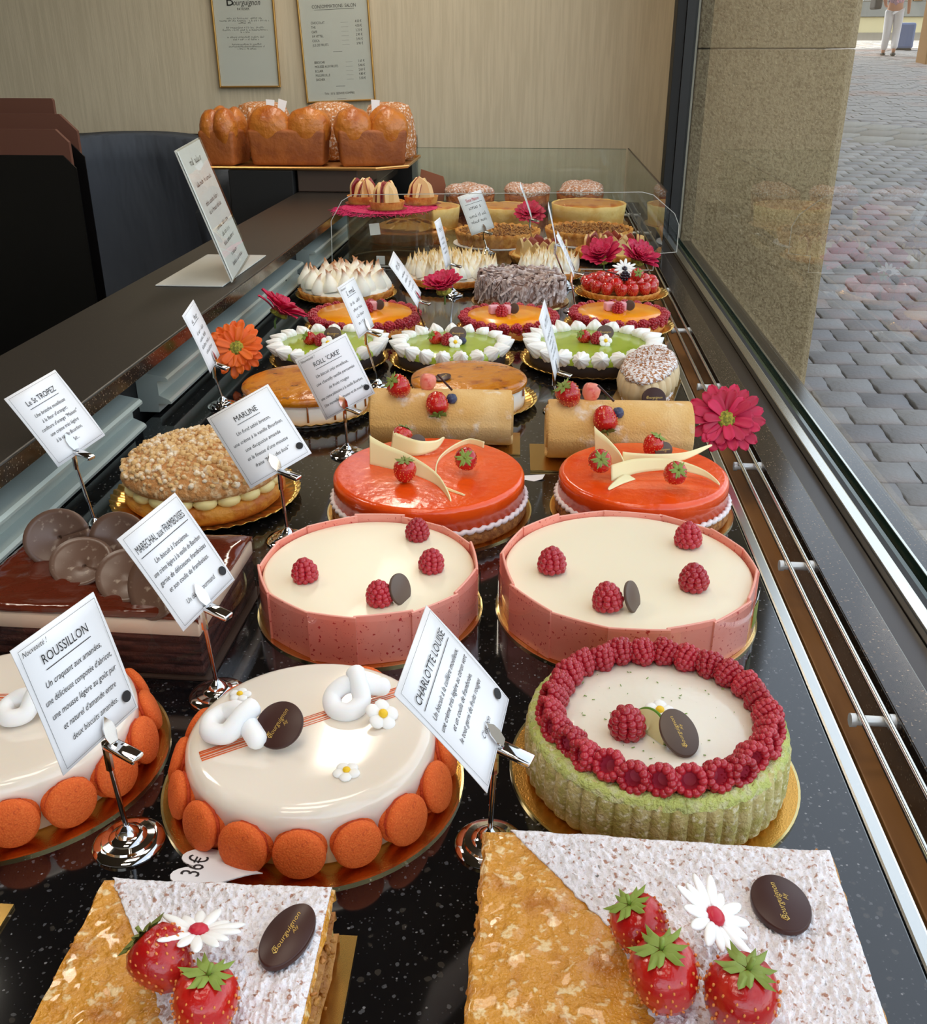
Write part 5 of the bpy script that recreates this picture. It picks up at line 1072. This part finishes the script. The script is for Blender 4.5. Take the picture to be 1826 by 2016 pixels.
# ---------------------------------------------------------------- brioche loaves and ring cakes on the gilt tray
tag(O('tray_stand', boxm((-.880, 2.84, -.899), (-.695, 3.24, .160), .003), 'void_black'), 'tall black stand carrying the far half of the brioche tray', 'stand')
tag(O('tray_block', boxm((-.688, 2.86, .1005), (-.515, 3.2, .160), .003), 'box_brown'), 'low brown block on the ledge under the brioche tray', 'block')
tp = [(-.29, -.16), (.26, -.16), (.340, -.08), (.340, .22), (-.29, .22)]
t = T('gilt_tray', 'flat gilt tray under the brioche loaves', 'tray', (-.72, 3.0, .1605)); O('tray_plate', bevel(G().prism(tp, .0005, .003).mesh('tray_plate'), .001, 1), 'tray_gold', t)
o = O('tray_rim', G().tube([(x, y, .006) for x, y in tp + tp[:1]], .004, 8).mesh('tray_rim'), 'tray_gold', t)
def loaf(loc, rz, L_, W_, H_, label, seed):
    t = T('brioche_loaf', label, 'bread', (loc[0], loc[1], .1670), rz, 'brioche loaves')
    g = G()
    g.add([(-L_*.46, -W_*.45, 0), (L_*.46, -W_*.45, 0), (L_*.46, W_*.45, 0), (-L_*.46, W_*.45, 0), (-L_*.5, -W_*.5, H_*.62), (L_*.5, -W_*.5, H_*.62), (L_*.5, W_*.5, H_*.62), (-L_*.5, W_*.5, H_*.62)], [(0,3,2,1),(4,5,6,7),(0,1,5,4),(1,2,6,5),(2,3,7,6),(3,0,4,7)])
    O('loaf_body', bevel(g.mesh('loaf_body'), .010, 3), 'loaf_side', t)
    g = G(); rr = random.Random(seed); n = max(2, round(L_ / .095))
    for k in range(n):
        for s_ in (-1, 1):
            c = (-L_/2 + (k + .5) * L_ / n + rr.uniform(-.006, .006), s_ * W_ * .20, H_ * (.62 + rr.uniform(-.02, .03))); b = ICO(3); R_ = (L_ / n * .56, W_ * .33, H_ * .36)
            g.add([((c[0] + x * R_[0]) + .004 * nz3((x, y, z), 2, seed), c[1] + y * R_[1], c[2] + z * R_[2] * (1 + .12 * nz3((x, y, 0), 2, seed + k))) for x, y, z in b[0]], b[1])
    O('loaf_crown', g.mesh('loaf_crown', ang=0), 'loaf', t); return t
loaf((-.912, 2.945), R(86), .150, .105, .152, 'brioche loaf set end-on at the shop end of the tray', 1); loaf((-.722, 2.940), R(2), .222, .105, .155, 'brioche loaf in the middle of the tray', 2); loaf((-.487, 2.945), R(14), .195, .115, .155, 'brioche loaf turned aside at the window end of the tray', 3)
def ringcake(x, y, label, r, tags):
    t = T('ring_cake', label, 'cake', (x, y, .1670), 0, 'sugared ring cakes')
    O('fluted_body', G().lathe([(.02, .001), (r * .85, .001), (r, .012), (r * 1.02, .06), (r * .92, .115), (r * .75, .150), (r * .45, .158), (.022, .150), (.02, .001)], 120, rad=lambda a, k: 1 + (.05 * abs(math.cos(9 * a + k * .22)) - .02 if 1 <= k <= 6 else 0) + .02 * nz3((math.cos(a), math.sin(a), k), 5)).mesh('fluted_body', ang=0), 'kougelhopf', t)
    for dx, rz in tags: O('price_slip', G().prism([(-.011, 0), (.009, 0), (.012, .038), (-.014, .040)], 0, .0008).mesh('price_slip', ang=20), 'paper', t, (dx, -r * .72, .128), (R(80), rz, 0))
    return t
ringcake(-.845, 3.128, 'sugared ring cake at the back with two white price slips', .088, ((.042, 0), (.072, .2))); ringcake(-.635, 3.125, 'sugared ring cake at the back, middle one of three', .086, ()); ringcake(-.462, 3.130, 'sugared ring cake at the back by the window end of the tray', .078, ((-.03, 0),))

# ---------------------------------------------------------------- shop side: cartons, added chair shape in place of a dark reflection
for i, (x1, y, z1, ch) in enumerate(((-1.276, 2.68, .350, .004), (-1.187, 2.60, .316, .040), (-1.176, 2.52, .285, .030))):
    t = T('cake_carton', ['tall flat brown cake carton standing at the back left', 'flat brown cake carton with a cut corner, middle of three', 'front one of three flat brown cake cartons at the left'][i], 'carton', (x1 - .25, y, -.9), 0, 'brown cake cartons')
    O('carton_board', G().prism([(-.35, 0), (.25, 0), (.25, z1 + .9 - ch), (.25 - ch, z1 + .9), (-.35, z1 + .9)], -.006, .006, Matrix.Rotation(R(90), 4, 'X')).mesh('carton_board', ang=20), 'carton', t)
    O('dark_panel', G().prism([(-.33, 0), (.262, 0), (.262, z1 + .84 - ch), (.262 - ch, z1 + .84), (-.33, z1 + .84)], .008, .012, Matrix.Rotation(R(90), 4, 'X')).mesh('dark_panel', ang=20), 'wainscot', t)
t = T('chair_for_reflection', 'dark grey tub chair standing in for a reflection behind the counter', 'chair_for_reflection', (-1.37, 3.23, -.9), R(10))
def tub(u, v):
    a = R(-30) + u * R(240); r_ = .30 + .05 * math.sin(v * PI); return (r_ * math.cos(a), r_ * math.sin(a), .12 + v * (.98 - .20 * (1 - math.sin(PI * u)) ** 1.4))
O('tub_back', G().sheet(tub, 40, 12, -.07).mesh('tub_back', ang=0), 'reflection_cloth', t); O('seat', G().lathe([(0, .25), (.25, .25), (.28, .30), (.28, .42), (.24, .46), (0, .47)], 40).mesh('seat', ang=0), 'reflection_cloth', t)
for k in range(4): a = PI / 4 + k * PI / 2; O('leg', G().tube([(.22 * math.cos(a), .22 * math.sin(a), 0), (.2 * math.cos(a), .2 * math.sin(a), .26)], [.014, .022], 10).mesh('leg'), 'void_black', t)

# ---------------------------------------------------------------- framed notices on the back wall
def wall_frame(name, label, x0, x1, z0, z1, rot, paper, rows, seed, bw=.006):
    w, h = x1 - x0, z1 - z0
    t = T(name, label, 'picture frame', ((x0 + x1) / 2, 3.646, z0)); t.rotation_euler = (0, rot, 0)
    for n_, a, b in (('left', (-w/2, -.014, 0), (-w/2 + bw, 0, h)), ('right', (w/2 - bw, -.014, 0), (w/2, 0, h)), ('bottom', (-w/2 + bw, -.014, 0), (w/2 - bw, 0, bw)), ('top', (-w/2 + bw, -.014, h - bw), (w/2 - bw, 0, h))): O('frame_bar', boxm(a, b, .002), 'gilt', t)
    O('notice_paper', boxm((-w/2 + bw, -.006, bw), (w/2 - bw, -.001, h - bw)), paper, t)
    O('glazing', boxm((-w/2 + bw, -.0115, bw), (w/2 - bw, -.0095, h - bw)), 'window_glass', t)
    g = G(); rr = random.Random(seed); rows(g, w, h, rr)
    O('lettering', g.mesh('lettering', smooth=False), 'ink', t, mx=Matrix.Translation((0, -.0064, 0)) @ Matrix.Rotation(R(90), 4, 'X')); return t
def rows1(g, w, h, rr):
    vs, fs = text('B', .05, -.045, .268); g.add(vs, fs); vs, fs = text('ourguignon', .026, .012, .262, .3, xs=.8); g.add(vs, fs); vs, fs = text('PATISSIER', .010, 0, .243); g.add(vs, fs)
    for y, hw in ((.213, .06), (.206, .085), (.199, .02), (.185, .065), (.178, .078), (.171, .016), (.156, .064), (.149, .045), (.134, .050), (.127, .062), (.120, .032)): scribble(g, -hw, hw, y, .0058, rr)
wall_frame('framed_notice', 'gilt framed notice with small centred text on the back wall', -1.127, -.911, .350, .72, R(-.5), 'paper_menu', rows1, 3)
def rows2(g, w, h, rr):
    def tx(s_, size, x, y, al='LEFT'):
        vs, fs = text(s_, size, x, y, 0, al, xs=.8); g.add(vs, fs)
    tx('CONSOMMATIONS  SALON', .0150, .002, .296, 'CENTER'); rect(g, -.066, .070, .2865, .2875)
    for i, (a, b) in enumerate((('CHOCOLAT', '4.00 €'), ('THE', '4.00 €'), ('CAFE', '2.25 €'), ('1/4 VITTEL', '2.90 €'), ('COCA', '3.90 €'), ('JUS DE FRUITS', '3.90 €'))): tx(a, .0108, -.082, .248 - i * .0135); tx(b, .0108, .092, .248 - i * .0135, 'RIGHT'); rect(g, .020, .045, .246 - i * .0135, .2464 - i * .0135)
    rect(g, -.014, .018, .158, .159)
    for i, (a, b) in enumerate((('BRIOCHE', '1.60 €'), ('MOUSSE AUX FRUITS', '5.40 €'), ('ECLAIR', '2.60 €'), ('MILLEFEUILLE', '4.80 €'), ('SACHER', '5.00 €'))): tx(a, .0108, -.082, .127 - i * .0135); tx(b, .0108, .092, .127 - i * .0135, 'RIGHT'); rect(g, .026, .050, .125 - i * .0135, .1254 - i * .0135)
    rect(g, -.014, .018, .050, .051); tx('TVA : 10 %  SERVICE COMPRIS', .0100, -.004, .028, 'CENTER'); rect(g, -.014, .018, .010, .011)
wall_frame('framed_price_list', 'gilt framed price list of drinks and pastries on the back wall', -.823, -.580, .305, .70, R(-2.4), 'paper_menu', rows2, 4)

# ---------------------------------------------------------------- street life
t = T('person', 'person in white trousers and patterned blouse walking away along the street', 'person', (6.45, 21.0, gz(21.0)), R(-16)); t.scale = (.88, .88, .88)
def skinned(name, verts, edges, radii, m, par):
    me = bpy.data.meshes.new(name); me.from_pydata(verts, edges, []); me.update(); o = O(name, me, None, par)
    md = o.modifiers.new('skin', 'SKIN'); md.use_smooth_shade = True
    for sv, r_ in zip(me.skin_vertices[0].data, radii): sv.radius = r_ if isinstance(r_, tuple) else (r_, r_)
    me.skin_vertices[0].data[0].use_root = True
    sb = o.modifiers.new('sub', 'SUBSURF'); sb.levels = 1; sb.render_levels = 1
    me.materials.append(MAT[m]); return o
V = [(0, 0, .93), (0, .01, 1.12), (0, .02, 1.32), (0, .01, 1.44), (0, 0, 1.52), (0, .01, 1.62), (0, .02, 1.70), (.19, .01, 1.40), (.25, .0, 1.12), (.27, .05, .88), (.275, .07, .80), (-.19, .01, 1.40), (-.24, .02, 1.14), (-.20, .12, .98), (-.16, .2, .95), (.09, 0, .86), (.10, .06, .48), (.10, -.08, .10), (.10, .02, .04), (-.09, 0, .86), (-.09, .02, .47), (-.10, .12, .07), (-.10, .22, .04)]
Eg = [(0,1),(1,2),(2,3),(3,4),(4,5),(5,6),(3,7),(7,8),(8,9),(9,10),(3,11),(11,12),(12,13),(13,14),(0,15),(15,16),(16,17),(17,18),(0,19),(19,20),(20,21),(21,22)]
Rd = [(.15, .11), (.13, .10), (.15, .10), (.09, .08), .055, .085, .08, .055, .045, .035, .03, .055, .045, .035, .03, .085, .06, .04, .03, .085, .06, .04, .03]
skinned('body', V, Eg, Rd, 'skin', t)
skinned('trousers', [(0, 0, .98), (.09, 0, .84), (.10, .06, .48), (.10, -.07, .11), (-.09, 0, .84), (-.09, .02, .47), (-.10, .11, .10)], [(0,1),(1,2),(2,3),(0,4),(4,5),(5,6)], [(.17, .13), .115, .088, .075, .115, .088, .075], 'trousers', t)
skinned('blouse', [(0, .01, .86), (0, .01, 1.15), (0, .02, 1.34), (0, .01, 1.43), (.19, .01, 1.40), (.24, 0, 1.20), (-.19, .01, 1.40), (-.235, .02, 1.20)], [(0,1),(1,2),(2,3),(3,4),(4,5),(3,6),(6,7)], [(.18, .13), (.16, .12), (.18, .12), (.10, .09), .075, .07, .075, .07], 'blouse', t)
O('hair', G().ico(.118, 3, c=(0, -.01, 1.66), sc=(.95, 1.0, 1.1)).mesh('hair', ang=0), 'hair', t)
for x, y in ((.10, -.05), (-.10, .15)): O('shoe', G().ico(.1, 2, c=(x, y + .05, .035), sc=(.55, 1.3, .4)).mesh('shoe', ang=0), 'shoe', t)
b_ = T('shoulder_bag', 'dark shoulder bag with a pink flap carried by the person', 'bag', (6.45 - .36, 20.93, gz(21) + .78)); O('bag_body', boxm((-.09, -.16, 0), (.05, .16, .30), .03), 'bag_dark', b_); O('bag_flap', boxm((-.07, -.13, .27), (.045, .13, .48), .02), 'bag_pink', b_)
t = T('suitcase', 'blue-grey case standing behind the walking person', 'suitcase', (7.20, 22.6, gz(22.6)), R(-12)); O('case_body', boxm((-.19, -.12, .03), (.19, .12, .50), .04), 'blue_case', t); O('case_base', boxm((-.17, -.10, 0), (.17, .10, .03)), 'shoe', t)
t = T('timber_post', 'brown timber building post at the upper right of the street', 'post', (6.98, 19.2, gz(19.2))); O('post_face', boxm((-.5, -.2, -.2), (-.30, .3, 4.5), .02), 'timber', t); O('post_side', boxm((-.30, -.15, -.2), (1.2, .3, 4.5), .02), 'stone', t)
t = T('far_building', 'sunlit cream building with shop windows at the end of the street', 'building', (9, 30.2, gz(30)))
O('wall', boxm((-8, 0, -1), (9, 1.2, 7)), 'far_wall', t); O('plinth', boxm((-8, -.1, -1), (9, -.01, .35)), 'far_wall', t); O('grey_band', boxm((-8, -.16, .36), (9, -.01, .72)), 'far_grey', t)
for k in range(6):
    x = -3.6 + k * 1.5; f = O('window', boxm((x, -.14, .74), (x + 1.25, -.02, 3.0), .01), 'far_white', t); O('window_pane', boxm((x + .08, -.17, .82), (x + 1.17, -.141, 2.92)), 'far_glass', f)
    O('pilaster', boxm((x - .22, -.2, .73), (x - .03, -.01, 3.4), .01), 'timber' if k % 2 else 'far_white', t)
